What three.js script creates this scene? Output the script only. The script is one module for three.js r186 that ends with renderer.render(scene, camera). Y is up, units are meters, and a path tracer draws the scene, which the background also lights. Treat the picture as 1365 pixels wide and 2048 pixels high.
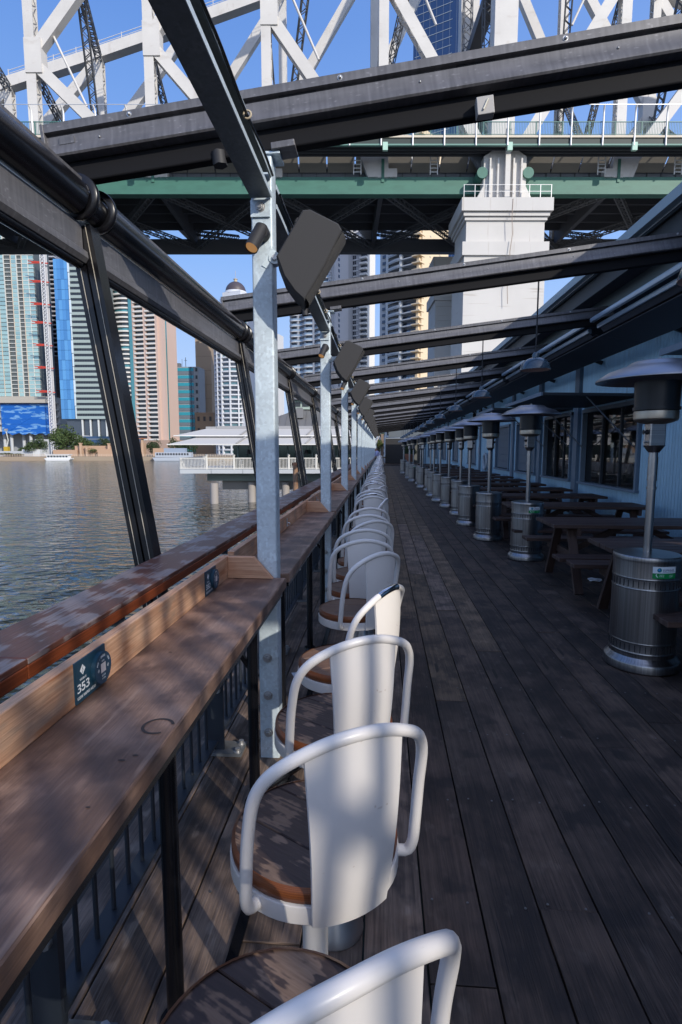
import * as THREE from 'three';
import { mergeGeometries, toCreasedNormals } from 'three/addons/utils/BufferGeometryUtils.js';
import { RoundedBoxGeometry } from 'three/addons/geometries/RoundedBoxGeometry.js';
import { MarchingCubes } from 'three/addons/objects/MarchingCubes.js';

// ---------- camera, sky, sun, exposure ----------
const scene = new THREE.Scene();
const YAW = 0.07258, PITCH = -0.11405;
const camera = new THREE.PerspectiveCamera(85.93, 682 / 1024, 0.05, 3000);
camera.position.set(0, 1.6, 0);
camera.rotation.order = 'YXZ';
camera.rotation.set(PITCH, YAW, 0);
const SUN = new THREE.Vector3(1.0, 0.73, 1.1).normalize();
{
  const w = 512, h = 256, d = new Float32Array(w * h * 4);
  const stops = [[-90, .10, .12, .14], [-4, .16, .19, .23], [0, .56, .67, .82], [6, .44, .62, .93], [18, .235, .445, .89], [35, .098, .262, .70], [55, .07, .20, .58], [90, .06, .17, .50]];
  for (let y = 0; y < h; y++) for (let x = 0; x < w; x++) {
    const el = ((y + .5) / h - .5) * 180; let k = 0;
    while (k < stops.length - 2 && el > stops[k + 1][0]) k++;
    const a = stops[k], b = stops[k + 1], t = Math.min(1, Math.max(0, (el - a[0]) / (b[0] - a[0])));
    const i = (y * w + x) * 4;
    // paler, brighter air round the sun
    const th = el * Math.PI / 180, ph = ((x + .5) / w - .5) * 2 * Math.PI, dx = Math.cos(th) * Math.cos(ph), dz = Math.cos(th) * Math.sin(ph);
    const ang = Math.acos(Math.max(-1, Math.min(1, dx * SUN.x + Math.sin(th) * SUN.y + dz * SUN.z))), gl = el > -2 ? 1.5 * Math.exp(-ang / .55) : 0;
    for (let c = 0; c < 3; c++) d[i + c] = a[c + 1] + (b[c + 1] - a[c + 1]) * t + gl * [1, .94, .84][c];
    d[i + 3] = 1;
  }
  const sky = new THREE.DataTexture(d, w, h, THREE.RGBAFormat, THREE.FloatType);
  sky.mapping = THREE.EquirectangularReflectionMapping; sky.magFilter = THREE.LinearFilter; sky.minFilter = THREE.LinearFilter; sky.needsUpdate = true;
  scene.background = sky; scene.environment = sky;
}
const sun = new THREE.DirectionalLight(new THREE.Color(1, .93, .82), 3.5);
sun.position.copy(SUN).multiplyScalar(200); sun.castShadow = true;
sun.shadow.mapSize.set(4096, 4096); sun.shadow.camera.left = -120; sun.shadow.camera.right = 120; sun.shadow.camera.top = 120; sun.shadow.camera.bottom = -120; sun.shadow.camera.far = 800;
scene.add(sun); scene.add(sun.target);
const renderer = new THREE.WebGLRenderer({ antialias: true });
renderer.toneMapping = THREE.LinearToneMapping; renderer.toneMappingExposure = 1.06;
renderer.shadowMap.enabled = true;

// ---------- helpers ----------
let seed = 20240611;
const rnd = () => { seed = (seed * 1664525 + 1013904223) >>> 0; return seed / 4294967296; };
const ORD = ['first', 'second', 'third', 'fourth', 'fifth', 'sixth', 'seventh', 'eighth', 'ninth', 'tenth'];
const rr = (a, b) => a + (b - a) * rnd();
const V = (x, y, z) => new THREE.Vector3(x, y, z);
const taken = {};
function numbered(n) { const k = taken[n] = (taken[n] ?? -1) + 1; return k ? n + '_' + String(k).padStart(3, '0') : n; }
function tag(o, label, category, group, kind) {
  if (label) o.userData.label = label; if (category) o.userData.category = category;
  if (group) o.userData.group = group; if (kind) o.userData.kind = kind; return o;
}
function thing(name, label, category, pos = [0, 0, 0], turn = 0, group) {
  const o = new THREE.Group(); o.name = numbered(name); o.position.set(...pos); o.rotation.y = turn;
  tag(o, label, category, group); scene.add(o); return o;
}
function structure(name, pos = [0, 0, 0], turn = 0) {
  const o = new THREE.Group(); o.name = numbered(name); o.position.set(...pos); o.rotation.y = turn; o.userData.kind = 'structure'; scene.add(o); return o;
}
function part(name, geo, mat, parent, pos, rot) {
  const m = new THREE.Mesh(geo, mat); m.name = name; m.castShadow = m.receiveShadow = true;
  if (pos) m.position.set(...pos); if (rot) m.rotation.set(...rot); parent.add(m); return m;
}
function copy(o, pos, turn, label) {
  const c = o.clone(); c.name = numbered(o.name.replace(/_\d\d\d$/, '')); c.userData = { ...o.userData };
  if (pos) c.position.set(...pos); if (turn !== undefined) c.rotation.y = turn; if (label) c.userData.label = label; scene.add(c); return c;
}
// uv in metres, the longest side along u (grain direction)
function mUV(g, ou = 0, ov = 0, along) {
  g = g.index ? g.toNonIndexed() : g.clone(); if (!g.attributes.normal) g.computeVertexNormals(); g.computeBoundingBox();
  const s = g.boundingBox.getSize(new THREE.Vector3()), sz = [s.x, s.y, s.z];
  const L = along ?? sz.indexOf(Math.max(...sz));
  const p = g.attributes.position, n = g.attributes.normal, uv = new Float32Array(p.count * 2);
  for (let i = 0; i < p.count; i += 3) {
    const a = V(p.getX(i), p.getY(i), p.getZ(i)), b = V(p.getX(i + 1), p.getY(i + 1), p.getZ(i + 1)), c = V(p.getX(i + 2), p.getY(i + 2), p.getZ(i + 2));
    const fn = b.sub(a).cross(c.sub(a)); const q = [Math.abs(fn.x), Math.abs(fn.y), Math.abs(fn.z)]; const N = q.indexOf(Math.max(...q));
    for (let k = 0; k < 3; k++) {
      const w = [p.getX(i + k), p.getY(i + k), p.getZ(i + k)]; let u, v;
      if (N !== L) { u = w[L]; v = w[3 - N - L]; } else { u = w[(L + 1) % 3]; v = w[(L + 2) % 3]; }
      uv[(i + k) * 2] = u + ou; uv[(i + k) * 2 + 1] = v + ov;
    }
  }
  g.setAttribute('uv', new THREE.BufferAttribute(uv, 2)); return g;
}
const gcache = {};
function bx(w, h, d, ou = 0, ov = 0) { const k = ['b', w, h, d, ou, ov].join(); return gcache[k] ??= mUV(new THREE.BoxGeometry(w, h, d), ou, ov); }
function cb(w, h, d, c = .006, ou = 0, ov = 0) { const k = ['c', w, h, d, c, ou, ov].join(); return gcache[k] ??= mUV(new RoundedBoxGeometry(w, h, d, 1, c), ou, ov); }
function cyl(r0, r1, h, n = 16, open = false) { const k = ['y', r0, r1, h, n, open].join(); return gcache[k] ??= new THREE.CylinderGeometry(r0, r1, h, n, 1, open); }
function tr(g, x = 0, y = 0, z = 0, rx = 0, ry = 0, rz = 0) { g = g.clone(); const m = new THREE.Matrix4().makeRotationFromEuler(new THREE.Euler(rx, ry, rz)); m.setPosition(x, y, z); g.applyMatrix4(m); return g; }
function merge(list) {
  list = list.map(g => { g = g.index ? g.toNonIndexed() : g.clone(); for (const k of Object.keys(g.attributes)) if (!['position', 'normal', 'uv'].includes(k)) g.deleteAttribute(k); if (!g.attributes.uv) g.setAttribute('uv', new THREE.BufferAttribute(new Float32Array(g.attributes.position.count * 2), 2)); return g; });
  return mergeGeometries(list, false);
}
// a bar of rectangular section from a to b; w across (horizontal-ish), t the other way
function bar(a, b, w, t = w, up = V(0, 0, 1)) {
  const d = b.clone().sub(a), L = d.length(); d.normalize();
  let x = new THREE.Vector3().crossVectors(up, d); if (x.lengthSq() < 1e-6) x = new THREE.Vector3().crossVectors(V(1, 0, 0), d); x.normalize();
  const z = new THREE.Vector3().crossVectors(x, d);
  const g = new THREE.BoxGeometry(w, L, t); const m = new THREE.Matrix4().makeBasis(x, d, z); m.setPosition(a.clone().add(b).multiplyScalar(.5)); g.applyMatrix4(m); return g;
}
function rod(a, b, r, n = 8, r2 = r) {
  const d = b.clone().sub(a), L = d.length(); const g = new THREE.CylinderGeometry(r2, r, L, n);
  g.applyQuaternion(new THREE.Quaternion().setFromUnitVectors(V(0, 1, 0), d.normalize())); g.translate((a.x + b.x) / 2, (a.y + b.y) / 2, (a.z + b.z) / 2); return g;
}
function tube(pts, r, seg = 40, n = 10, tension = .5) { return new THREE.TubeGeometry(new THREE.CatmullRomCurve3(pts, false, 'centripetal', tension), seg, r, n); }
function extrude(pts, depth, bevel = 0) { // outline in x,y, extruded along +z, centred
  const s = new THREE.Shape(pts.map(p => new THREE.Vector2(p[0], p[1])));
  const g = new THREE.ExtrudeGeometry(s, { depth, bevelEnabled: bevel > 0, bevelThickness: bevel, bevelSize: bevel, bevelOffset: -bevel, bevelSegments: 1, curveSegments: 8 });
  g.translate(0, 0, -depth / 2); return g;
}
function lathe(pts, n = 32) { return new THREE.LatheGeometry(pts.map(p => new THREE.Vector2(p[0], p[1])), n); }
// things that stand square to the river view (bridge, pavilion, city) use this turned frame: x right, z forward
const CY = Math.cos(YAW), SY = Math.sin(YAW);
const F = (x, h, z) => [CY * x - SY * z, h, -(SY * x + CY * z)];

// ---------- noise and textures ----------
const perm = new Uint8Array(65536); for (let i = 0; i < 65536; i++) perm[i] = Math.floor(rnd() * 256);
function h2(x, y, s) { return perm[(((x * 73) ^ (y * 9277) ^ (s * 3571)) + x * y * 13) & 65535] / 255; }
function vn(x, y, px, py, s) {
  const xi = Math.floor(x), yi = Math.floor(y); let fx = x - xi, fy = y - yi; fx = fx * fx * (3 - 2 * fx); fy = fy * fy * (3 - 2 * fy);
  const x0 = ((xi % px) + px) % px, x1 = (x0 + 1) % px, y0 = ((yi % py) + py) % py, y1 = (y0 + 1) % py;
  const a = h2(x0, y0, s), b = h2(x1, y0, s), c = h2(x0, y1, s), d = h2(x1, y1, s);
  return a + (b - a) * fx + (c - a + (a - b - c + d) * fx) * fy;
}
function fb(u, v, fx, fy, oct, s) { let t = 0, a = .5, n = 0; for (let o = 0; o < oct; o++) { t += a * vn(u * fx, v * fy, fx, fy, s + o); n += a; a *= .5; fx *= 2; fy *= 2; } return t / n; }
function tex(w, h, tw, th, fn, srgb = true) { // fn(u,v)->[r,g,b] 0..1 (display values when srgb)
  const d = new Uint8Array(w * h * 4);
  for (let y = 0; y < h; y++) for (let x = 0; x < w; x++) { const c = fn(x / w, y / h), i = (y * w + x) * 4; for (let k = 0; k < 3; k++) d[i + k] = Math.max(0, Math.min(255, c[k] * 255)); d[i + 3] = 255; }
  const t = new THREE.DataTexture(d, w, h, THREE.RGBAFormat); t.wrapS = t.wrapT = THREE.RepeatWrapping; t.magFilter = THREE.LinearFilter; t.minFilter = THREE.LinearMipmapLinearFilter; t.generateMipmaps = true;
  if (srgb) t.colorSpace = THREE.SRGBColorSpace; t.repeat.set(1 / tw, 1 / th); t.needsUpdate = true; return t;
}
const mix = (a, b, t) => a.map((v, i) => v + (b[i] - v) * t);
const ss = (a, b, x) => { x = Math.max(0, Math.min(1, (x - a) / (b - a))); return x * x * (3 - 2 * x); };
const lin = (r, g, b) => new THREE.Color().setRGB(r, g, b);
const mcache = {};
function std(color, roughness = .7, metalness = 0, extra) { if (!extra && !(color instanceof THREE.Color)) return mcache[[color, roughness, metalness].join()] ??= std0(color, roughness, metalness, {}); return std0(color, roughness, metalness, extra || {}); }
function std0(color, roughness, metalness, extra) { return new THREE.MeshStandardMaterial({ color: color instanceof THREE.Color ? color : lin(...color), roughness, metalness, ...extra }); }
function texBump(w, h, tw, th, fn) { return tex(w, h, tw, th, (u, v) => { const k = fn(u, v); return [k, k, k]; }, false); }
const grain = (u, v, s) => .55 * fb(u, v, 4, 96, 3, s) + .45 * fb(u, v, 24, 260, 2, s + 9);
// ---------- materials ----------
const deckMap = tex(1024, 512, 2.6, .9, (u, v) => {
  const g = grain(u, v, 3), b = fb(u, v, 16, 6, 5, 21), st = ss(.56, .76, fb(u, v, 20, 8, 5, 40)), ck = ss(.80, .86, fb(u, v, 5, 46, 3, 46)), f = fb(u, v, 60, 400, 1, 60);
  let c = mix([.22, .19, .175], [.47, .415, .375], ss(.25, .75, .42 * g + .58 * b));
  c = mix(c, [.08, .07, .07], .8 * ck);
  c = mix(c, [.16, .145, .145], .55 * st); c = mix(c, [.56, .53, .50], .45 * ss(.66, .85, fb(u, v, 26, 16, 4, 77)));
  const k = .93 + .14 * f; return c.map(x => x * k);
});
const deckBump = texBump(1024, 512, 2.6, .9, (u, v) => .6 * grain(u, v, 3) + .4 * fb(u, v, 60, 400, 1, 60));
const deckMats = [[1.45, 1.32, 1.22], [.76, .65, .58], [.56, .48, .43], [1.75, 1.58, 1.42], [.64, .53, .47], [.52, .45, .41], [1.3, 1.12, .86], [1.05, .90, .68]].map(c => std(c, .62, 0, { map: deckMap, bumpMap: deckBump, bumpScale: .003 }));  // the lightest and tan tints carry sunlight in the board colour
const barMap = tex(1024, 512, 2.0, .6, (u, v) => {
  const g = grain(u, v, 113), b = fb(u, v, 18, 6, 4, 121), dk = ss(.46, .70, fb(u, v, 16, 6, 5, 140));
  let c = mix([.40, .315, .265], [.60, .50, .435], ss(.25, .8, .2 * g + .8 * b));
  c = mix(c, [.27, .215, .20], .6 * dk); c = mix(c, [.70, .62, .55], .35 * ss(.66, .85, fb(u, v, 10, 30, 3, 177)));
  const k = .93 + .14 * fb(u, v, 80, 300, 1, 190); return c.map(x => x * k);
});
const woodBump = texBump(1024, 256, 2.0, .5, (u, v) => grain(u, v, 113));
const barWood = std([1.12, 1.06, 1.04], .46, 0, { map: barMap, bumpMap: woodBump, bumpScale: .0015 });
const paleMap = tex(1024, 256, 2.0, .5, (u, v) => {
  const g = grain(u, v, 213), b = fb(u, v, 10, 6, 4, 221);
  let c = mix([.62, .47, .36], [.80, .68, .56], ss(.25, .8, .5 * g + .5 * b));
  c = mix(c, [.50, .46, .42], .55 * ss(.55, .75, fb(u, v, 12, 8, 4, 240))); c = mix(c, [.56, .36, .22], .6 * ss(.70, .8, fb(u, v, 7, 12, 3, 250)));
  return c;
});
const paleWood = std([1.35, 1.22, 1.18], .6, 0, { map: paleMap, bumpMap: woodBump, bumpScale: .0015 });
const railTopMap = tex(1024, 256, 2.4, .5, (u, v) => {
  const g = grain(u, v, 313), w = fb(u, v, 24, 6, 5, 321) * .75 + .25 * fb(u, v, 14, 60, 2, 333);
  let c = mix([.33, .21, .17], [.45, .29, .235], g);
  c = mix(c, mix([.42, .37, .37], [.64, .59, .57], g), ss(.46, .58, w)); return c;
});
const railTop = std([1.05, 1.05, 1.08], .42, 0, { map: railTopMap, bumpMap: woodBump, bumpScale: .001 });
const railSideMap = tex(512, 128, 2.0, .3, (u, v) => mix([.33, .17, .09], [.50, .27, .155], ss(.2, .8, .6 * grain(u, v, 413) + .4 * fb(u, v, 6, 6, 3, 420))));
const railSide = std([1.4, 1.2, 1.08], .45, 0, { map: railSideMap, bumpMap: woodBump, bumpScale: .0008 });
const seatMap = tex(512, 512, .5, .5, (u, v) => {
  const g = grain(u, v, 513), w = fb(u, v, 9, 12, 5, 521) * .7 + .3 * fb(u, v, 8, 80, 2, 530);
  let c = mix([.22, .18, .17], [.34, .28, .255], g); c = mix(c, mix([.46, .37, .30], [.62, .53, .45], g), ss(.53, .62, w)); return c;
});
const seatWood = [[1, .95, .95], [.82, .77, .77], [1.1, .98, .9]].map(c => std(c, .5, 0, { map: seatMap, bumpMap: woodBump, bumpScale: .0012 }));
const seatMap2 = tex(512, 512, .5, .5, (u, v) => { const g = grain(u, v, 613), w = fb(u, v, 5, 6, 4, 621); let c = mix([.40, .29, .225], [.58, .46, .37], .6 * g + .4 * w); return mix(c, [.30, .235, .20], .5 * ss(.55, .75, fb(u, v, 6, 9, 3, 630))); });
const seatWood2 = [[1, .97, .95], [.86, .82, .8]].map(c => std(c, .5, 0, { map: seatMap2, bumpMap: woodBump, bumpScale: .0012 }));
const seatEdgeMap = tex(512, 64, 1.2, .1, (u, v) => mix([.36, .19, .10], [.62, .37, .20], ss(.2, .8, .6 * fb(u, v, 12, 10, 3, 713) + .4 * grain(u, v, 720))));
const seatEdge = std([1, .95, .9], .42, 0, { map: seatEdgeMap });
const tableMap = tex(1024, 256, 2.2, .6, (u, v) => mix(mix([.21, .155, .135], [.40, .315, .275], grain(u, v, 813)), [.46, .41, .385], .45 * ss(.55, .75, fb(u, v, 8, 14, 3, 820))));
const tableWood = [[.85, .8, .8], [.7, .63, .62], [1, .96, .94]].map(c => std(c, .55, 0, { map: tableMap, bumpMap: woodBump, bumpScale: .0015 }));
const galvMap = tex(512, 512, .5, .5, (u, v) => {
  const q = 34, X = u * q, Y = v * q; let best = 9, id = 0;
  for (let j = -1; j <= 1; j++) for (let i = -1; i <= 1; i++) { const a = Math.floor(X) + i, b = Math.floor(Y) + j, A = (a + q) % q, B = (b + q) % q; const dx = a + h2(A, B, 5) - X, dy = b + h2(A, B, 6) - Y, d = dx * dx + dy * dy; if (d < best) { best = d; id = h2(A, B, 7); } }
  const k = .86 + .08 * id + .08 * (fb(u, v, 5, 5, 3, 8) - .5) + .07 * ss(.62, .8, fb(u, v, 20, 26, 2, 15)); return [k * .955, k * .99, k];
});
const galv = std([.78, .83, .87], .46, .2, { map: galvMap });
const galvShade = std([.24, .255, .27], .5, .2, { map: galvMap });  // darker copy of galv, shade painted in for the beam undersides
const blackSteel = std([.007, .007, .009], .26, .1);
const blackPaint = std([.024, .024, .027], .62, 0);
const smudgeMap = tex(512, 128, 1.2, .3, (u, v) => { const k = .40 + .10 * (fb(u, v, 90, 2, 2, 31) - .5) + .10 * (fb(u, v, 4, 6, 4, 35) - .5) + .10 * ss(.74, .9, fb(u, v, 50, 30, 2, 39)); return [k, k * .99, k * 1.0]; });
const rafterPaint = std([.98, .98, 1.02], .42, .15, { map: smudgeMap });
const balPaint = std([.024, .031, .042], .5, .1);
const boltSteel = std([.5, .5, .5], .4, .8);
const whitePaintMap = tex(512, 512, .8, .8, (u, v) => { const k = .94 + .03 * (fb(u, v, 5, 5, 4, 51) - .5); const d = ss(.87, .95, fb(u, v, 60, 54, 2, 55)); return mix([k, k * .975, k * .95], [.55, .45, .36], .35 * d); });
const whitePaint = std([.93, .93, .93], .32, 0, { map: whitePaintMap });
const brushed = std([.52, .52, .53], .3, 1, { map: tex(1024, 64, 1.5, .8, (u, v) => { const k = .82 + .22 * (fb(u, v, 300, 2, 2, 61) - .5) + .12 * (fb(u, v, 12, 5, 3, 66) - .5); return [k, k * .99, k * .98]; }) });
const alu = std([.6, .6, .6], .34, 1);
const dishMat = std([.62, .62, .66], .36, 1, { map: smudgeMap2() });
function smudgeMap2() { return tex(256, 256, 1, 1, (u, v) => { const k = .86 + .18 * (fb(u, v, 6, 6, 4, 71) - .5); return [k, k, k]; }); }
const darkMesh = std([.03, .032, .036], .35, .6);
const glassDark = new THREE.MeshPhysicalMaterial({ color: lin(.9, .95, .95), roughness: .02, transmission: 1, thickness: 0, ior: 1.5 });
const corrMap = tex(512, 512, 3.0, 2.6, (u, v) => { let k = .78 + .10 * (fb(u, v, 5, 4, 5, 81) - .5) + .06 * (fb(u, v, 60, 3, 2, 85) - .5); const r = ss(.70, .86, fb(u, v, 18, 4, 4, 88)); let c = [k * .83, k * .96, k * 1.04]; return mix(c, [.50, .51, .52], .4 * r); });
const corrMat = std([.98, 1.08, 1.10], .36, .3, { map: corrMap });
const trimBlue = std([.17, .23, .29], .45, .1);
const darkTrim = std([.035, .042, .05], .5, .1);
// ---------- the deck ----------
const BAY = 2.92, Z0 = 2.72, NB = 18;   // posts stand every BAY metres from Z0
const deck = structure('deck');
{
  const W = .203, gap = .006, x0 = -1.06;
  const lens = [3.6, 4.2, 4.8]; const geos = {};
  const far = [], far2 = [];
  const N = 27;
  for (let i = 0; i < N; i++) {
    const x = x0 + W * (i + .5);
    let z = 1.2 + (i * 1.7 % 3.1);                 // behind the camera
    while (z > -62) {
      const k = Math.floor(rnd() * 3), L = lens[k]; const zc = z - L / 2;
      const lift = rr(-.0025, .0025), tilt = rr(-.006, .006);
      if (zc > -19) {
        const v = Math.floor(rnd() * 4); const key = k + '_' + v;
        const g = geos[key] ??= cb(W - gap, .032, L - .004, .003, v * .67 + k * .31, v * .23);
        const left = x < -.1, worn = x < .9 && zc < -5; const mi = left ? [0, 3, 3, 0][Math.floor(rnd() * 4)] : worn ? [6, 7, 7, 0][Math.floor(rnd() * 4)] : x < .3 ? [0, 1, 4][Math.floor(rnd() * 3)] : [1, 2, 4, 5, 2][Math.floor(rnd() * 5)];  // left boards lightened for sunlight; further walkway tan, sunlight glow put into the tints
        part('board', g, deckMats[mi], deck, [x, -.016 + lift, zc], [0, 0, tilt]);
      } else (x < .9 ? far : far2).push(tr(bx(W - gap, .03, L - .004), x, -.016 + lift, zc));
      z -= L;
    }
  }
  part('far_boards', merge(far), deckMats[7], deck).userData.kind = 'stuff'; part('far_boards', merge(far2), deckMats[4], deck).userData.kind = 'stuff';  // walkway half keeps the tan tint that stands for sunlight glow
  // joists, seen dark in the gaps, and screw heads in pairs over them
  const jo = []; for (let z = 1; z > -62; z -= 1.2) jo.push(tr(bx(5.5, .16, .09), 1.68, -.13, z));
  part('joists', merge(jo), std([.07, .06, .052], .9), deck).userData.kind = 'stuff';
  const sc = []; for (let z = -.6; z > -7; z -= .6) for (let i = 2; i < 24; i++) for (const s of [-.06, .06]) if (rnd() < .8) sc.push(tr(cyl(.0045, .0045, .003, 8), x0 + W * (i + .5) + s + rr(-.01, .01), .0025, z + rr(-.02, .02)));
  part('screw_heads', merge(sc), std([.2, .19, .18], .5, .6), deck).userData.kind = 'stuff';
  // dark steel channel let into the boards beside the stools
  part('steel_channel', bx(.035, .012, 58), blackSteel, deck, [-.455, .004, -27]);
}
// ---------- timber counters, one a bay ----------
const topS = [[-.755, 0], [-.47, 0], [-.47, 0]];
function counter(label) {
  const o = thing('counter', label, 'counter', [0, 0, 0], 0, 'timber counters along the river rail');
  // local origin: near end, z runs to -2.83 (far end against the post)
  const L = 2.83, ch = .07;
  const sh = new THREE.Shape(); // plan: x, and y = distance away
  sh.moveTo(-.79, 0); sh.lineTo(-.60, 0); sh.lineTo(-.53, 0); sh.lineTo(-.47, .02); sh.lineTo(-.468, L); sh.lineTo(-.79, L);
  sh.closePath();
  const g = new THREE.ExtrudeGeometry(sh, { depth: .042, bevelEnabled: true, bevelThickness: .004, bevelSize: .004, bevelOffset: -.004, bevelSegments: 1 });
  g.rotateX(-Math.PI / 2);
  part('top', mUV(g, .3, .1, 2), barWood, o, [0, .914, 0]);
  part('upstand', cb(.034, .112, L, .004), paleWood, o, [-.773, 1.016, -L / 2]);
  const e = extrude([[-.756, 0], [-.53, 0], [-.625, .108], [-.756, .108]], .026, .003); e.rotateY(0);
  part('end_cheek', mUV(e, .4, .2), paleWood, o, [0, .9615, -L + .016]);
  part('edge_angle', bx(.04, .03, L - .1), blackSteel, o, [-.50, .897, -L / 2]);
  for (const z of [-.25, -1.50, -L + .36]) {
    const l = part('leg', cyl(.024, .024, .9, 14), blackSteel, o, [-.56, .45, z]);
    part('foot', cyl(.045, .05, .014, 16), blackSteel, l, [0, -.443, 0]);
  }
  part('floor_tie', bar(V(-.55, .05, -L + .36), V(-.34, .05, -L + .06), .012, .05), blackSteel, o);
  for (const z of [-.25, -L + .36]) part('bracket', merge([bar(V(-.56, .9, z), V(-.78, .9, z), .03, .03), bar(V(-.56, .62, z), V(-.74, .89, z), .02, .02)]), blackSteel, o);
  return o;
}
const counterLabels = ['timber counter carrying the blue table number signs', ...ORD.map(w => `timber counter starting just past the ${w} galvanised post`), 'timber counter far along the row past the tenth post'];
const ct0 = counter(counterLabels[0]); ct0.position.set(0, 0, .165);
for (let i = 1; i < NB; i++) copy(ct0, [0, 0, .165 - BAY * i + .0], undefined, counterLabels[Math.min(i, 11)]);
// glass ring mark and dents left on the first counter
{
  const m = std([.035, .028, .026], .5);
  const ring = new THREE.RingGeometry(.030, .037, 40, 1, .3, 5.0); ring.rotateX(-Math.PI / 2);
  part('ring_stain', ring, m, ct0, [-.512, .9612, -1.343]);
  for (const [x, z, s] of [[-.53, -1.20, .5], [-.51, -1.22, .4], [-.52, -1.05, .3], [-.66, -1.8, .35], [-.6, -2.2, .3]]) { const g = new THREE.CircleGeometry(.009 * s, 9); g.rotateX(-Math.PI / 2); g.scale(1.8, 1, .8); part('dent_stain', g, m, ct0, [x, .9612, z]); }
}
// ---------- number signs ----------
function signTex(num) {
  const c = document.createElement('canvas'); c.width = 512; c.height = 512; const g = c.getContext('2d');
  g.fillStyle = '#1d4154'; g.fillRect(0, 0, 512, 512); g.fillStyle = '#e9eef0'; g.textAlign = 'center';
  g.beginPath(); g.moveTo(118, 62); g.lineTo(164, 128); g.lineTo(118, 194); g.lineTo(72, 128); g.closePath(); g.fill();
  g.strokeStyle = '#1d4154'; g.lineWidth = 6; g.beginPath(); g.moveTo(130, 84); g.lineTo(114, 122); g.lineTo(126, 130); g.lineTo(108, 172); g.stroke();
  g.font = 'bold 38px sans-serif'; g.fillText('TABLE', 118, 250);
  g.font = 'bold 150px sans-serif'; g.fillText(num, 120, 388, 205);
  g.font = 'bold 52px sans-serif'; g.fillText('VIEW MENU HERE', 168, 468, 310);
  const t = new THREE.CanvasTexture(c); t.colorSpace = THREE.SRGBColorSpace; return t;
}
const discTex = (() => {
  const c = document.createElement('canvas'); c.width = 512; c.height = 512; const g = c.getContext('2d');
  g.fillStyle = '#20455c'; g.fillRect(0, 0, 512, 512); g.fillStyle = '#dfe8ec'; g.textAlign = 'center'; g.font = 'bold 52px sans-serif';
  const arc = 'PAY · ORDER · PAY'; for (let i = 0; i < arc.length; i++) { const a = -1.15 + 2.3 * i / (arc.length - 1); g.save(); g.translate(256 + 196 * Math.sin(a), 256 - 196 * Math.cos(a)); g.rotate(a); g.fillText(arc[i], 0, 18); g.restore(); }
  g.font = 'bold 34px sans-serif'; g.fillText('HERE', 256, 150);
  g.fillStyle = '#d8d2d0'; g.fillRect(180, 176, 152, 152);
  g.fillStyle = '#dfe8ec'; g.font = 'bold 46px sans-serif'; g.fillText('SCAN', 256, 396); g.font = 'bold 30px sans-serif'; g.fillText('TO VIEW', 256, 440);
  g.lineWidth = 6; g.strokeStyle = '#dfe8ec'; for (const x of [108, 404]) { g.beginPath(); g.arc(x, 262, 24, 0, 7); g.stroke(); g.fillRect(x - 20, 258, 40, 8); }
  const t = new THREE.CanvasTexture(c); t.colorSpace = THREE.SRGBColorSpace; return t;
})();
const signBlue = std([.012, .05, .085], .35);
function tableSign(num, z, label) {
  const o = thing('table_sign', label, 'sign', [-.7545, 1.018, z], Math.PI / 2);
  part('plate', cb(.15, .108, .005, .0015), signBlue, o);
  const pf = new THREE.PlaneGeometry(.149, .107); part('print', pf, std([1, 1, 1], .4, 0, { map: signTex(num) }), o, [0, 0, .0032]);
  const d = part('disc', cyl(.043, .043, .012, 40), signBlue, o, [.038, 0, .0095], [Math.PI / 2, 0, 0]);
  const cf = new THREE.CircleGeometry(.0425, 40); part('disc_print', cf, std([1, 1, 1], .4, 0, { map: discTex }), d, [0, .0066, 0], [-Math.PI / 2, 0, 0]);
}
tableSign('353', -1.33, 'dark blue number sign reading 353 on the counter upstand');
tableSign('352', -2.35, 'dark blue number sign on the upstand near the counter end');
for (const z of [-3.55, -4.35, -6.4, -7.2]) {
  const o = thing('bottle_opener', 'small steel bottle opener screwed to the counter upstand', 'bottle opener', [-.7555, 1.01, z], 0, 'steel openers on the counter upstands');
  part('plate', cb(.006, .07, .03, .002), alu, o, [.004, 0, 0]); part('loop', new THREE.TorusGeometry(.012, .004, 8, 16), alu, o, [.014, -.012, 0], [0, 0, 0]);
}
// ---------- outer handrail ----------
for (let i = 0; i < 18; i++) {
  const L = 2.92, z = 1.6 - L * i; // joint near z = -1.32
  const o = thing('handrail', i === 0 ? 'worn red brown timber handrail with scuffed top beside the number sign' : i < 11 ? `red brown timber handrail length beside the ${ORD[i - 1]} galvanised post` : 'red brown timber handrail length far along the river', 'handrail', [-1.03, 0, z - L / 2], 0, 'timber handrail lengths above the river');
  part('rail', cb(.225, .04, L - .003, .004, i * .4, 0), railSide, o, [0, 1.017, 0]);
  part('worn_top', cb(.226, .02, L - .002, .005, i * .77, .1), railTop, o, [0, 1.047, 0]);
  for (const zz of [-.8, .7]) part('stay', bx(.05, .1, .01), balPaint, o, [-.02, .948, zz]);
}
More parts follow.
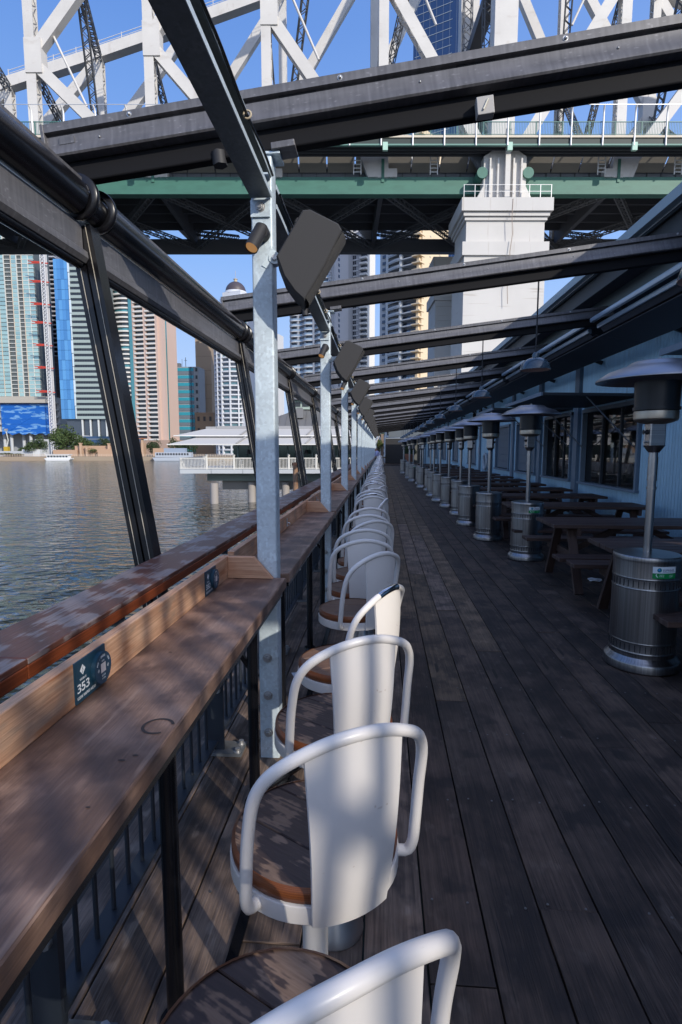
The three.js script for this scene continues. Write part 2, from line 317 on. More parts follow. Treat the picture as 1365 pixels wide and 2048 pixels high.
// ---------- steel balustrade ----------
{
  const o = thing('balustrade', 'slate blue steel bar balustrade under the first counter', 'balustrade', [-.86, 0, 0], 0, 'steel bar balustrade panels along the river');
  const L = BAY;
  part('bottom_rail', bx(.065, .012, L - .08), balPaint, o, [0, .10, -L / 2]);
  part('top_rail', bx(.065, .012, L - .08), balPaint, o, [0, .90, -L / 2]);
  for (let k = 0; k < 26; k++) part('bar', cyl(.008, .008, .79, 8), balPaint, o, [0, .50, -.12 - k * .107]);
  for (const z of [-.02, -1.46]) {
    const p = part('post', bx(.09, .92, .012), balPaint, o, [0, .47, z - .01]);
    part('flange', bx(.012, .92, .075), balPaint, p, [.0, .0, -.042]);
    part('base_plate', bx(.17, .016, .13), std([.16, .17, .18], .5, .4), p, [.06, -.458, -.02]);
    for (const [bxx, bz] of [[.12, .02], [.12, -.06], [-.02, .02]]) part('bolt', merge([cyl(.014, .014, .02, 6), tr(cyl(.02, .02, .004, 12), 0, -.009, 0)]), boltSteel, p, [bxx, -.44, bz]);
    for (const by of [-.12, .0]) part('bolt', cyl(.014, .014, .02, 6), boltSteel, p, [.02, by, .014], [Math.PI / 2, 0, 0]);
  }
  o.position.z = .25;
  for (let i = 1; i < NB; i++) copy(o, [-.86, 0, .25 - BAY * i], undefined, i < 11 ? `slate blue steel bar balustrade panel past the ${ORD[i - 1]} galvanised post` : 'slate blue steel bar balustrade panel far along the deck');
}
// ---------- galvanised posts ----------
const bolt = merge([cyl(.012, .012, .03, 8), tr(cyl(.019, .019, .014, 6), 0, -.002, 0), tr(cyl(.024, .024, .004, 16), 0, -.011, 0)]);
const postG = (() => {
  const s = new THREE.Shape(), w = .05, r = .009; s.moveTo(-w + r, -w); s.lineTo(w - r, -w); s.quadraticCurveTo(w, -w, w, -w + r); s.lineTo(w, w - r); s.quadraticCurveTo(w, w, w - r, w); s.lineTo(-w + r, w); s.quadraticCurveTo(-w, w, -w, w - r); s.lineTo(-w, -w + r); s.quadraticCurveTo(-w, -w, -w + r, -w);
  const g = new THREE.ExtrudeGeometry(s, { depth: 2.95, bevelEnabled: false, curveSegments: 4 }); g.rotateX(-Math.PI / 2); return mUV(toCreasedNormals(g, .6), 0, 0);
})();
function post(i) {
  const o = thing('galvanised_post', i === 0 ? 'galvanised square steel post at the end of the numbered counter' : i < 10 ? `galvanised square steel post, ${ORD[i]} one from the numbered counter` : 'galvanised square steel post beyond the tenth along the counters', 'post', [-.565, 0, -(Z0 + BAY * i)], 0, 'galvanised posts along the counters');
  part('shaft', postG, galv, o);
  for (const y of [.16, .36, .56]) part('bolt', bolt, boltSteel, o, [-.005, y - .02, .062], [Math.PI / 2, 0, 0]);
  const c = part('cleat', bx(.09, .075, .01), galv, o, [-.005, 2.71, .056]); part('bolt', bolt, boltSteel, c, [0, .005, .015], [Math.PI / 2, 0, 0]);
  part('head_plate', cb(.14, .012, .12, .002), galv, o, [.02, 2.952, 0]);
  return o;
}
for (let i = -1; i < NB - 1; i++) if (i >= 0) post(i);
// ---------- tie beams between the posts: lipped channel with a cable clipped along it ----------
{
  const H = .115, Wd = .095;
  const prof = [[-Wd / 2, 0], [Wd / 2, 0], [Wd / 2, .018], [Wd / 2 - .004, .018], [Wd / 2 - .004, .004], [-Wd / 2 + .004, .004], [-Wd / 2 + .004, H - .004], [Wd / 2 - .004, H - .004], [Wd / 2 - .004, H - .03], [Wd / 2, H - .03], [Wd / 2, H], [-Wd / 2, H]];
  const g = mUV(extrude(prof, BAY - .12), 0, 0);
  const make = (i) => {
    const o = thing('tie_beam', i < 0 ? 'galvanised channel beam running overhead to the first post' : i < 10 ? `galvanised channel beam starting from the ${ORD[i]} post` : 'galvanised channel beam between posts far along the row', 'beam', [-.565, 2.755, -(Z0 + BAY * i) - BAY / 2], 0, 'galvanised channel beams between the posts');
    part('channel', g, galvShade, o); for (const y of [.010, H - .016]) part('lip', bx(.003, .022, BAY - .12), galv, o, [Wd / 2 + .0025, y, 0]);  // channel in the shade-dark tone, bright strips painted as sunlit lips
    const zs = []; for (let z = -1.36; z <= 1.37; z += .17) zs.push(V(.062 + .004 * Math.sin(z * 9), .075 + .006 * Math.sin(z * 5 + 1), z));
    part('cable', tube(zs, .006, 40, 6), blackSteel, o);
    for (const z of [-.9, -.3, .35, .95]) part('cable_tie', new THREE.TorusGeometry(.014, .004, 6, 12), std([.5, .42, .3], .6), o, [.06, .076, z], [0, 0, 0]);
  };
  for (let i = -1; i < NB - 2; i++) make(i);
}
// ---------- roof rafters ----------
const SL = Math.atan(.115);
const rafTop = x => 3.102 + .115 * (x + 1.59);
{
  const half = [[0, 0], [.075, 0], [.075, -.036], [.046, -.038], [.046, -.050], [.060, -.052], [.062, -.088], [.070, -.105], [.084, -.132], [.086, -.142], [.080, -.150], [.05, -.152], [0, -.152]];
  const prof = [...half, ...half.slice(1, -1).reverse().map(p => [-p[0], p[1]])];
  const L = 4.95;
  const s = new THREE.Shape(prof.map(p => new THREE.Vector2(p[0], p[1])));
  const g0 = new THREE.ExtrudeGeometry(s, { depth: L, bevelEnabled: false }); g0.rotateY(Math.PI / 2); // extrude along +x, profile x -> -z
  const g = mUV(toCreasedNormals(g0, .5), 0, 0);
  const end = mUV(extrude([[-.08, 0], [.08, 0], [.08, -.155], [.05, -.16], [.05, -.25], [-.05, -.25], [-.05, -.16], [-.08, -.155]], .012, .002).rotateY(Math.PI / 2), 0, 0);
  const lowG = cb(L - .02, .098, .06, .012), lowDark = new THREE.MeshPhysicalMaterial({ color: lin(.011, .011, .013), roughness: .7, specularIntensity: .3 });  // lower channel much darker than the track, with weak specular
  const make = i => {
    const z = -(Z0 + BAY * i);
    const o = thing('roof_rafter', i < 0 ? 'charcoal sloping roof rafter just before the viewer' : i < 10 ? `charcoal sloping roof rafter resting on the ${ORD[i]} post` : 'charcoal sloping roof rafter far along the receding row', 'rafter', [-1.59, 3.102, z], 0, 'charcoal roof rafters over the deck');
    o.rotation.z = SL;
    part('track', g, rafterPaint, o); part('lower_channel', lowG, lowDark, o, [L / 2, -.200, 0]);
    part('end_cap', end, rafterPaint, o, [-.006, 0, 0]);
    part('end_plate', bx(.075, .03, .006), rafterPaint, o, [.10, -.078, .064]);
    for (let x = .42; x < 4.6; x += .98) { const b = part('bolt', merge([new THREE.SphereGeometry(.008, 8, 6), tr(cyl(.012, .012, .003, 10), 0, 0, -.004, Math.PI / 2)]), boltSteel, o, [x, -.018, .078]); }
    for (const x of [.26, .9, 1.75, 2.6, 3.4]) part('rivet', new THREE.SphereGeometry(.005, 6, 5), boltSteel, o, [x, -.085, .064]);
    for (const x of [.47, 1.2, 2.0, 2.9]) part('slot_cover', bx(.17, .012, .004), blackPaint, o, [x, -.044, .05]);
    if (i < 4) part('nut', cyl(.035, .035, .06, 6), blackPaint, o, [.80, -.245, .02]);
    part('seat_plate', cb(.11, .03, .11, .004), rafterPaint, o, [1.11, -.252, .02]);
    if (i === 0) { const j = part('junction_box', cb(.075, .075, .05, .004), std([.42, .40, .38], .6), o, [2.02, -.235, .06]); part('cable_gland', rod(V(-.012, -.02, .03), V(.012, .02, .03), .004, 6), std([.7, .66, .55], .5), j); }
  };
  for (let i = -1; i < NB - 1; i++) make(i);
}
// ---------- outer header: round tube, collars and screen box ----------
{
  const o = thing('header_tube', 'glossy black round header tube with collars at the rafter ends', 'header beam');
  for (let i = -2; i < NB - 2; i++) {
    const z = -(Z0 + BAY * (i + .5));
    const t = part('tube', cyl(.082, .082, BAY - .26, 28), blackSteel, o, [-1.435, 2.765, z], [Math.PI / 2, 0, 0]);
    part('seam', bx(.006, BAY - .26, .02), rafterPaint, t, [.05, 0, -.066]);
    const zr = -(Z0 + BAY * i) ;
    part('core', cyl(.07, .07, .30, 20), blackSteel, o, [-1.435, 2.765, zr], [Math.PI / 2, 0, 0]);
    for (const s of [-.085, .085]) part('collar', lathe([[.07, -.02], [.10, -.018], [.104, 0], [.10, .018], [.07, .02]], 28), blackSteel, o, [-1.43, 2.775, zr + s], [Math.PI / 2, 0, 0]);
    part('hanger', cb(.05, .10, .05, .006), rafterPaint, o, [-1.42, 2.86, zr]);
  }
}
{
  const prof = [[0, .06], [.02, .06], [.024, -.055], [.045, -.07], [.05, -.10], [.035, -.122], [.005, -.128], [-.02, -.118], [-.035, -.09], [-.02, -.06]];
  const g = mUV(toCreasedNormals(extrude(prof, BAY - .1), .7), 0, 0);
  for (let i = -2; i < NB - 2; i++) {
    const o = thing('screen_box', i < -1 ? 'charcoal roller screen box behind the viewer' : i < 0 ? 'charcoal roller screen box ending at the first raking post' : i < 10 ? `charcoal roller screen box starting at the ${ORD[i]} raking post` : 'charcoal roller screen box far along the header tube', 'screen box', [-1.46, 2.61, -(Z0 + BAY * (i + .5))], 0, 'roller screen boxes below the header tube');
    part('casing', g, rafterPaint, o);
    part('bottom_bar', cyl(.022, .022, BAY - .14, 12), blackSteel, o, [.008, -.13, 0], [Math.PI / 2, 0, 0]);
  }
}
// ---------- raking screen posts ----------
{
  const w = .055, d = .045, n = [];
  const pr = [[-w, -d], [-.036, -d], [-.036, -d + .014], [-.028, -d + .014], [-.028, -d], [-.005, -d], [-.005, -d + .02], [.005, -d + .02], [.005, -d], [.028, -d], [.028, -d + .014], [.036, -d + .014], [.036, -d], [w, -d], [w, d], [-w, d]].map(p => [p[0], -p[1]]).reverse();
  const a = V(-1.135, .62, 0), b = V(-1.455, 2.66, 0), L = a.distanceTo(b);
  const s = new THREE.Shape(pr.map(p => new THREE.Vector2(p[0], p[1])));
  const g = new THREE.ExtrudeGeometry(s, { depth: L, bevelEnabled: false }); g.rotateX(-Math.PI / 2); // along +y, profile y -> -z
  g.scale(1, 1, -1); // keep grooves to the camera
  const idx = g.index; const gg = g.toNonIndexed(); { const p = gg.attributes.position; for (let i = 0; i < p.count; i += 3) { for (const at of Object.values(gg.attributes)) { const m = at.itemSize; for (let c = 0; c < m; c++) { const t = at.array[(i + 1) * m + c]; at.array[(i + 1) * m + c] = at.array[(i + 2) * m + c]; at.array[(i + 2) * m + c] = t; } } } gg.computeVertexNormals(); }
  for (let i = 0; i < NB - 2; i++) {
    const o = thing('raking_post', i < 10 ? `black grooved aluminium raking post beside the ${ORD[i]} galvanised post` : 'black grooved aluminium raking post far along the row', 'post', [a.x, a.y, -(Z0 + BAY * i)], 0, 'raking screen posts over the river');
    o.rotation.z = Math.atan2(-(b.x - a.x), b.y - a.y);
    part('extrusion', gg, blackSteel, o);
    for (const x of [-.016, .016]) part('seal_strip', bx(.003, L, .003), std([.55, .5, .42], .5, .3), o, [x * 2.0, L / 2, .046]);
    part('foot_bracket', cb(.13, .10, .12, .006), blackSteel, o, [0, -.03, 0]);
  }
}
// ---------- swivel bar stools ----------
// local frame: back of the stool towards +z, seat centre on the axis
function stool(name, label, woods, plankTurn) {
  const o = thing(name, label, 'bar stool', [0, 0, 0], 0, 'white swivel stools along the counters');
  const H = .74, R = .186;
  const cone = lathe([[.098, 0], [.099, .006], [.092, .03], [.078, .07], [.062, .12], [.048, .165], [.036, .19]], 32);
  part('base_cone', cone, alu, o);
  part('pole', cyl(.03, .03, .6, 20), whitePaint, o, [0, .42, 0]);
  part('hub', cyl(.06, .045, .04, 20), whitePaint, o, [0, H - .095, 0]);
  // seat of three planks
  const cuts = [-R, -.062, .064, R];
  for (let k = 0; k < 3; k++) {
    const a = cuts[k] + (k ? .0012 : .0005), b = cuts[k + 1] - .0012, pts = [];
    const n = 12; for (let i = 0; i <= n; i++) { const x = a + (b - a) * i / n; pts.push([x, Math.sqrt(Math.max(0, R * R - x * x))]); }
    for (let i = n; i >= 0; i--) { const x = a + (b - a) * i / n; pts.push([x, -Math.sqrt(Math.max(0, R * R - x * x)) - 1e-4]); }
    const s = new THREE.Shape(pts.map(p => new THREE.Vector2(...p)));
    const g = new THREE.ExtrudeGeometry(s, { depth: .024, bevelEnabled: true, bevelThickness: .003, bevelSize: .0025, bevelOffset: -.0025, bevelSegments: 1, curveSegments: 6 }); g.rotateX(-Math.PI / 2);
    part('seat_plank', mUV(g, k * .17 + rnd(), rnd(), 2), woods[k % woods.length], o, [0, H - .03, 0], [0, plankTurn, 0]);
  }
  const e = lathe([[R - .006, -.03], [R + .0015, -.028], [R + .003, -.015], [R + .0015, -.003], [R - .006, .0005]], 48);
  part('seat_edge', e, seatEdge, o, [0, H, 0]);
  part('seat_ring', lathe([[R - .03, -.072], [R + .004, -.072], [R + .006, -.069], [R + .006, -.035], [R + .003, -.032], [R - .03, -.032]], 48), whitePaint, o, [0, H, 0]);
  // hoop
  const yr = H - .05, c = Math.cos, s = Math.sin, A = 1.06;
  const side = sg => [V(sg * .186 * s(A), yr, .186 * c(A)), V(sg * .212 * s(A), yr + .002, .212 * c(A)), V(sg * .222 * s(A), yr + .022, .224 * c(A)), V(sg * .224 * s(A), yr + .08, .24 * c(A)), V(sg * .222 * s(A), yr + .18, .268 * c(A)), V(sg * .214 * s(A), yr + .262, .31 * c(A)), V(sg * .196 * s(A), yr + .303, .345 * c(A)), V(sg * .140, yr + .337, .190), V(sg * .07, yr + .366, .206)];
  const L = side(-1), Rr = side(1).reverse();
  part('hoop', new THREE.TubeGeometry(new THREE.CatmullRomCurve3([...L, V(0, yr + .376, .213), ...Rr], false, 'centripetal'), 110, .0128, 12), whitePaint, o);
  // back panel: curved tapered sheet from the ring to the hoop
  const nu = 12, nv = 10, pos = [], idx = [];
  for (const t of [.0035, -.0035]) for (let j = 0; j <= nv; j++) for (let i = 0; i <= nu; i++) {
    const v = j / nv, u = i / nu * 2 - 1; const hw = .083 + .022 * v; const x = u * hw;
    const topY = yr + .376 - .045 * (x / .105) ** 2 * .55 - .006; const y = yr - .018 + (topY - (yr - .018)) * v;
    const zb = Math.sqrt(.196 * .196 - x * x * .9), zt = .2145 - .16 * x * x / .105; const z = zb + (zt - zb) * v + .012 * Math.sin(Math.PI * v);
    pos.push(x, y, z + t);
  }
  const S = (nu + 1) * (nv + 1);
  const q = (a, b, c2, d) => idx.push(a, b, c2, a, c2, d);
  for (let j = 0; j < nv; j++) for (let i = 0; i < nu; i++) { const a = j * (nu + 1) + i; q(a, a + 1, a + nu + 2, a + nu + 1); const b = a + S; q(b, b + nu + 1, b + nu + 2, b + 1); }
  for (let j = 0; j < nv; j++) { const a = j * (nu + 1), b = a + nu; q(a, a + nu + 1, a + nu + 1 + S, a + S); q(b + nu + 1, b, b + S, b + nu + 1 + S); }
  for (let i = 0; i < nu; i++) { const b = nv * (nu + 1) + i; q(i + 1, i, i + S, i + 1 + S); q(b, b + 1, b + 1 + S, b + S); }
  const g = new THREE.BufferGeometry(); g.setAttribute('position', new THREE.Float32BufferAttribute(pos, 3)); g.setIndex(idx);
  const gp = toCreasedNormals(g.toNonIndexed(), .7);
  part('back_panel', mUV(gp, .2, .1, 1), whitePaint, o);
  return o;
}
const rad = d => d * Math.PI / 180;
const stA = stool('bar_stool', 'white stool with scuffed dark seat beside the ring stained counter', [seatWood[0], seatWood[1], seatWood[0]], .5);
const stB = stool('bar_stool', 'white stool with pale brown seat near the first galvanised post', [seatWood2[0], seatWood2[1], seatWood2[0]], .9);
{
  const first = [[.67, 33, 0, 'white stool with patchy dark planks at the near counter end'], [1.165, 30, 0, 'white stool with scuffed dark seat over bare silver base cone'], [1.68, 30, 0, 'white stool with worn dark seat just before the first post'], [2.18, 62, 1, 'white stool turned sideways with bare chrome patch worn on its hoop'], [2.93, 46, 1, 'white stool with pale brown seat just past the first post'], [3.38, 15, 1], [3.81, 12, 1], [4.24, 30, 1], [4.62, 12, 0], [5.15, 14, 1]];
  let useA = false, useB = false;
  const put = (z, deg, kind, label) => {
    const src = kind ? stB : stA; const used = kind ? useB : useA; if (kind) useB = true; else useA = true;
    const p = [-.145, 0, -z];
    if (!used) { src.position.set(...p); src.rotation.y = rad(deg); if (label) src.userData.label = label; return; }
    const c = copy(src, p, rad(deg), label); return c;
  };
  let hi = 0; for (const [z, a, k, l] of first) put(z, a, k, l || `white stool, ${ORD[Math.round((z - 2.93) / .44)]} one past the first galvanised post`);
  { const c = scene.children.find(q => q.userData.label && q.userData.label.includes('bare chrome patch')); const h = stB.children.find(q => q.name === 'hoop').geometry.parameters.path; const pts = []; for (let i = 0; i <= 12; i++) pts.push(h.getPointAt(.42 + .13 * i / 12)); part('chrome_patch', new THREE.TubeGeometry(new THREE.CatmullRomCurve3(pts), 24, .0134, 12), std([.75, .75, .76], .12, 1), c); }
  const off = [.28, .72, 1.14, 1.57, 1.98, 2.42];
  for (let b = 2; b < 16; b++) for (let k = 0; k < 6; k++) { const deg = b === 2 && k === 0 ? 78 : rr(4, 24) + (rnd() < .16 ? rr(30, 60) : 0); put(Z0 + BAY * (b - 1) + off[k], deg, rnd() < .5 ? 1 : 0, b < 6 ? `white stool, ${ORD[k]} one past the ${ORD[b - 1]} galvanised post` : 'white stool of the distant row past the sixth post'); }
}
// folded paper napkin left on the deck
{ const g = new THREE.PlaneGeometry(.13, .10, 2, 1); const p = g.attributes.position; for (let i = 0; i < p.count; i++) if (Math.abs(p.getX(i)) > .05) p.setZ(i, .012 * (p.getX(i) > 0 ? 1 : .4)); g.rotateX(-Math.PI / 2); g.computeVertexNormals(); tag(part('paper_napkin', mUV(g), std([.75, .77, .8], .9, 0, { side: THREE.DoubleSide }), scene, [-.55, .006, -3.72], [0, .4, 0]), 'white paper napkin lying on the deck under the counter', 'napkin'); }

// ---------- loudspeakers on the posts ----------
{
  const cab = [[-.10, .145], [-.10, -.08], [-.03, -.135], [.04, -.165], [.098, -.176], [.10, 0], [.088, .165], [.06, .180], [-.075, .165]];
  const cabPaint = std([.042, .042, .045], .85, 0);
  const make = i => {
    const z = -(Z0 + BAY * i);
    const o = thing('loudspeaker', i < 10 ? `black loudspeaker bracketed to the ${ORD[i]} galvanised post` : 'black loudspeaker on a post far along the row', 'loudspeaker', [-.35, 2.455, z + .12], 0, 'black loudspeakers on the posts');
    o.rotation.set(0, .12, rad(-31));
    part('cabinet', toCreasedNormals(extrude(cab, .19, .006), .4), cabPaint, o);
    const gr = new THREE.CylinderGeometry(.24, .24, .325, 24, 1, true, -.42, .84); gr.rotateY(Math.PI / 2); gr.scale(1, 1, 1);
    const gl = part('grille', gr, grilleMat(), o, [-.125, 0, 0]);
    const br = part('bracket', merge([bar(V(-.09, .0, -.10), V(-.15, -.05, -.11), .04, .03), tr(cyl(.028, .028, .05, 14), -.145, -.045, -.11, Math.PI / 2), tr(bx(.03, .09, .06), -.165, -.06, -.12)]), galv, o);
    part('bolt', cyl(.012, .012, .07, 8), boltSteel, br, [-.145, -.045, -.11], [Math.PI / 2, 0, 0]);
    part('handle', cb(.05, .03, .05, .008), blackPaint, o, [-.10, .12, 0]);
  };
  let gm; function grilleMat() { return gm ??= std([.15, .145, .14], .6, .3, { bumpMap: texBump(128, 128, .05, .05, (u, v) => { const x = u * 8 % 1 - .5, y = v * 8 % 1 - .5; return x * x + y * y < .09 ? 0 : 1; }), bumpScale: .002 }); }
  for (let i = 0; i < 12; i++) make(i);
}
// ---------- small spot lamps on the post faces (lit, amber) ----------
{
  const lens = std([.55, .33, .16], .25, 0, { emissive: lin(1, .5, .18), emissiveIntensity: .3 });
  for (let i = 0; i < 8; i++) {
    const z = -(Z0 + BAY * i);
    const o = thing('spot_lamp', `black cylinder spot lamp glowing amber on the ${ORD[i]} galvanised post`, 'lamp', [-.57, 2.585, z + .05], 0, 'amber spot lamps on the posts');
    part('mount', cyl(.034, .034, .05, 20), blackPaint, o, [.012, .01, .03], [Math.PI / 2, 0, 0]);
    const b = part('barrel', merge([cyl(.031, .031, .13, 24, true), tr(cyl(.031, .031, .004, 24), 0, .065, 0)]), blackPaint, o, [-.006, -.030, .072], [rad(-30), 0, rad(-16)]);
    part('lens', cyl(.027, .027, .004, 20), lens, b, [0, -.058, 0]);
    if (i < 4) { const l = new THREE.SpotLight(lin(1, .55, .2), .35, 3, .6, .5); l.position.set(-.02, -.105, .075); l.target.position.set(-.1, -1.2, .4); l.castShadow = true; o.add(l); o.add(l.target); }
  }
}
// ---------- pendant lamps hung from the rafters ----------
{
  const blue = new THREE.MeshPhysicalMaterial({ color: lin(.05, .085, .115), roughness: .2, clearcoat: .6, clearcoatRoughness: .15 });
  const inside = std([.62, .42, .36], .7);
  for (let i = 0; i < 14; i++) {
    const x = 1.50, yt = rafTop(x) - .25, z = -(Z0 + BAY * i);
    const o = thing('pendant_lamp', i < 10 ? `blue grey enamel dome pendant hanging from the ${ORD[i]} post's rafter` : 'blue grey enamel dome pendant far along the row', 'pendant lamp', [x, 2.37, z], 0, 'dome pendants under the rafters');
    part('shade', lathe([[.145, 0], [.143, .02], [.128, .06], [.098, .095], [.06, .112], [.03, .118]], 32), blue, o);
    part('liner', lathe([[.143, .001], [.138, .02], [.122, .058], [.09, .09], [.02, .108]], 32), inside, o);
    part('cap', lathe([[.034, .115], [.034, .15], [.022, .165], [.012, .17]], 16), blue, o);
    part('stem', cyl(.008, .008, yt - 2.37 - .16, 8), blackPaint, o, [0, .16 + (yt - 2.37 - .16) / 2, 0]);
    part('bulb', new THREE.SphereGeometry(.035, 14, 10), std([.8, .75, .65], .3), o, [0, .05, 0]);
  }
}
// ---------- gas patio heaters ----------
const stickerTex = (() => {
  const c = document.createElement('canvas'); c.width = 1024; c.height = 512; const g = c.getContext('2d');
  g.fillStyle = '#dfe6ea'; g.fillRect(0, 0, 1024, 280); g.fillStyle = '#0f8a48'; g.fillRect(0, 280, 1024, 232);
  const gr = g.createRadialGradient(245, 120, 10, 265, 150, 95); gr.addColorStop(0, '#57b6e6'); gr.addColorStop(.5, '#1763a8'); gr.addColorStop(1, '#2f9a4a'); g.fillStyle = gr; g.beginPath(); g.arc(265, 145, 92, 0, 7); g.fill();
  g.fillStyle = '#1c3a66'; g.font = 'bold 118px sans-serif'; g.fillText('SUPAGAS', 400, 190, 570); g.fillRect(400, 215, 560, 14);
  g.fillStyle = '#e8f4ec'; g.lineWidth = 26; g.strokeStyle = '#e8f4ec'; g.lineCap = 'round'; g.beginPath(); g.arc(215, 365, 75, 1.9, 3.6); g.stroke(); g.beginPath(); g.arc(150, 345, 8, 0, 7); g.stroke(); g.beginPath(); g.arc(200, 435, 8, 0, 7); g.stroke();
  g.font = 'bold 52px sans-serif'; g.fillText('13 78 72', 265, 370); g.fillText('13 78 72', 265, 435); g.font = 'bold 40px sans-serif'; g.fillText('Your Gas', 700, 370); g.fillText('Supply Co', 690, 435);
  const t = new THREE.CanvasTexture(c); t.colorSpace = THREE.SRGBColorSpace; return t;
})();
function heater(label) {
  const o = thing('patio_heater', label, 'heater', [0, 0, 0], 0, 'stainless patio heaters along the tables');
  part('base_flange', lathe([[.0, .005], [.255, .005], [.258, .012], [.255, .06], [.248, .072], [.232, .085], [.222, .105]], 48), brushed, o);
  part('drum', lathe([[.221, .10], [.221, .13], [.224, .135], [.224, .142], [.220, .146], [.220, .205], [.224, .209], [.224, .216], [.221, .22], [.221, .60], [.224, .604], [.224, .611], [.220, .615], [.220, .675], [.224, .679], [.224, .686], [.221, .69], [.221, .80], [.226, .805], [.226, .835], [.220, .842], [.215, .843], [.04, .85], [.0, .85]], 48), brushed, o);
  const slot = bx(.006, .05, .006);
  for (const y of [.175, .645]) { const s = []; for (let k = 0; k < 40; k++) { const a = k / 40 * 6.2832; s.push(tr(slot, .2195 * Math.sin(a), y, .2195 * Math.cos(a), 0, a, 0)); } part('vent_slots', merge(s), blackPaint, o).userData.kind = 'stuff'; }
  const st = new THREE.CylinderGeometry(.2235, .2235, .085, 20, 1, true, .16, .75); part('sticker', st, std([1, 1, 1], .4, 0, { map: stickerTex, side: THREE.DoubleSide }), o, [0, .742, 0], [0, -.42, 0]);
  part('pole', cyl(.029, .029, .78, 20), brushed, o, [0, 1.235, 0]);
  part('pole_sleeve', merge([tr(cyl(.032, .032, .17, 20), 0, 1.46, 0), tr(cyl(.034, .034, .02, 20), 0, 1.32, 0), tr(cyl(.034, .034, .012, 20), 0, 1.38, 0)]), brushed, o);
  part('collar', cyl(.072, .036, .05, 24), brushed, o, [0, 1.60, 0]);
  const cb1 = part('control_box', cb(.11, .17, .10, .01), brushed, o, [0, 1.70, 0]);
  part('knob', cyl(.018, .018, .03, 12), blackPaint, cb1, [-.07, .02, .01], [0, 0, Math.PI / 2]); part('valve', merge([rod(V(-.055, -.05, .02), V(-.085, -.05, .02), .009, 8), rod(V(-.08, -.075, .02), V(-.08, .06, .02), .005, 6)]), boltSteel, cb1);
  part('burner_pan', lathe([[.06, 1.775], [.10, 1.785], [.138, 1.80], [.145, 1.815], [.145, 1.865], [.14, 1.87], [.0, 1.87]], 32), std([.50, .44, .36], .38, 1), o);
  part('emitter_screen', merge([cyl(.15, .143, .20, 36, true)].map(g => tr(g, 0, 1.972, 0))), darkMesh, o);
  part('emitter_core', cyl(.085, .085, .2, 20), std([.05, .05, .055], .5, .7), o, [0, 1.972, 0]);
  part('emitter_rim', cyl(.153, .153, .02, 36), darkMesh, o, [0, 1.885, 0]);
  part('dish', lathe([[.0, 2.216], [.165, 2.213], [.178, 2.208], [.215, 2.182], [.235, 2.176], [.33, 2.142], [.405, 2.092], [.408, 2.078], [.40, 2.077], [.32, 2.12], [.2, 2.155], [.0, 2.165]], 56), dishMat, o);
  part('dish_nut', cyl(.012, .012, .03, 8), boltSteel, o, [0, 2.225, 0]);
  return o;
}
{
  const pos = [[1.955, 4.13, 0, 'stainless patio heater beside the open serving hatch, nearest tables'], [2.125, 8.12, .1, 'stainless patio heater standing beside the second picnic table'], [1.905, 9.86, 2.6, 'stainless patio heater without sticker facing the walkway, beside the third table'], [1.86, 11.75], [1.93, 13.55], [1.87, 15.35], [1.80, 17.0], [1.78, 18.8], [1.895, 21.4], [1.73, 23.1], [1.80, 25.4], [1.60, 27.6], [1.565, 30.4], [1.66, 33], [1.5, 36.5], [1.6, 40]];
  const h0 = heater(pos[0][3]); h0.position.set(pos[0][0], 0, -pos[0][1]);
  for (let i = 1; i < pos.length; i++) copy(h0, [pos[i][0], 0, -pos[i][1]], pos[i][2] ?? rr(-.6, 3), pos[i][3] || i < 10 ? `stainless patio heater, ${ORD[i]} of the row beside the tables` : 'stainless patio heater far along the row by the tables');
}
// ---------- picnic tables ----------
function picnic(label) {
  const o = thing('picnic_table', label, 'picnic table', [0, 0, 0], 0, 'timber picnic tables along the wall');
  // local: length along x from 0 to 2.05, width along z
  const L = 2.05; const tw = .150;
  for (let k = 0; k < 5; k++) part('top_plank', cb(L + (k % 2 ? .006 : 0), .042, tw - .006, .005, k * .43, k * .13), tableWood[[0, 2, 0, 1, 0][k]], o, [L / 2, .729, (k - 2) * tw]);
  for (const s of [-1, 1]) for (let k = 0; k < 2; k++) part('seat_plank', cb(L + .08, .04, .126, .005, k * .7, s * .2), tableWood[(k + (s > 0 ? 0 : 2)) % 3], o, [L / 2 - .02, .43, s * (.60 + k * .132)]);
  for (const x of [.24, L - .24]) {
    for (const s of [-1, 1]) part('leg', mUV(bar(V(x, .0, s * .56), V(x, .70, s * .20), .045, .092, V(1, 0, 0)), x, .2), tableWood[s > 0 ? 2 : 0], o);
    part('seat_bearer', cb(.045, .09, 1.5, .005, x), tableWood[2], o, [x + .047, .362, 0]);
    part('top_bearer', cb(.045, .09, .72, .005, x), tableWood[0], o, [x + .047, .662, 0]);
  }
  for (const s of [0, 1]) part('brace', mUV(bar(V(s ? L - .3 : .3, .38, 0), V(s ? L / 2 + .1 : L / 2 - .1, .70, 0), .07, .04), .3, .3), tableWood[1], o);
  return o;
}
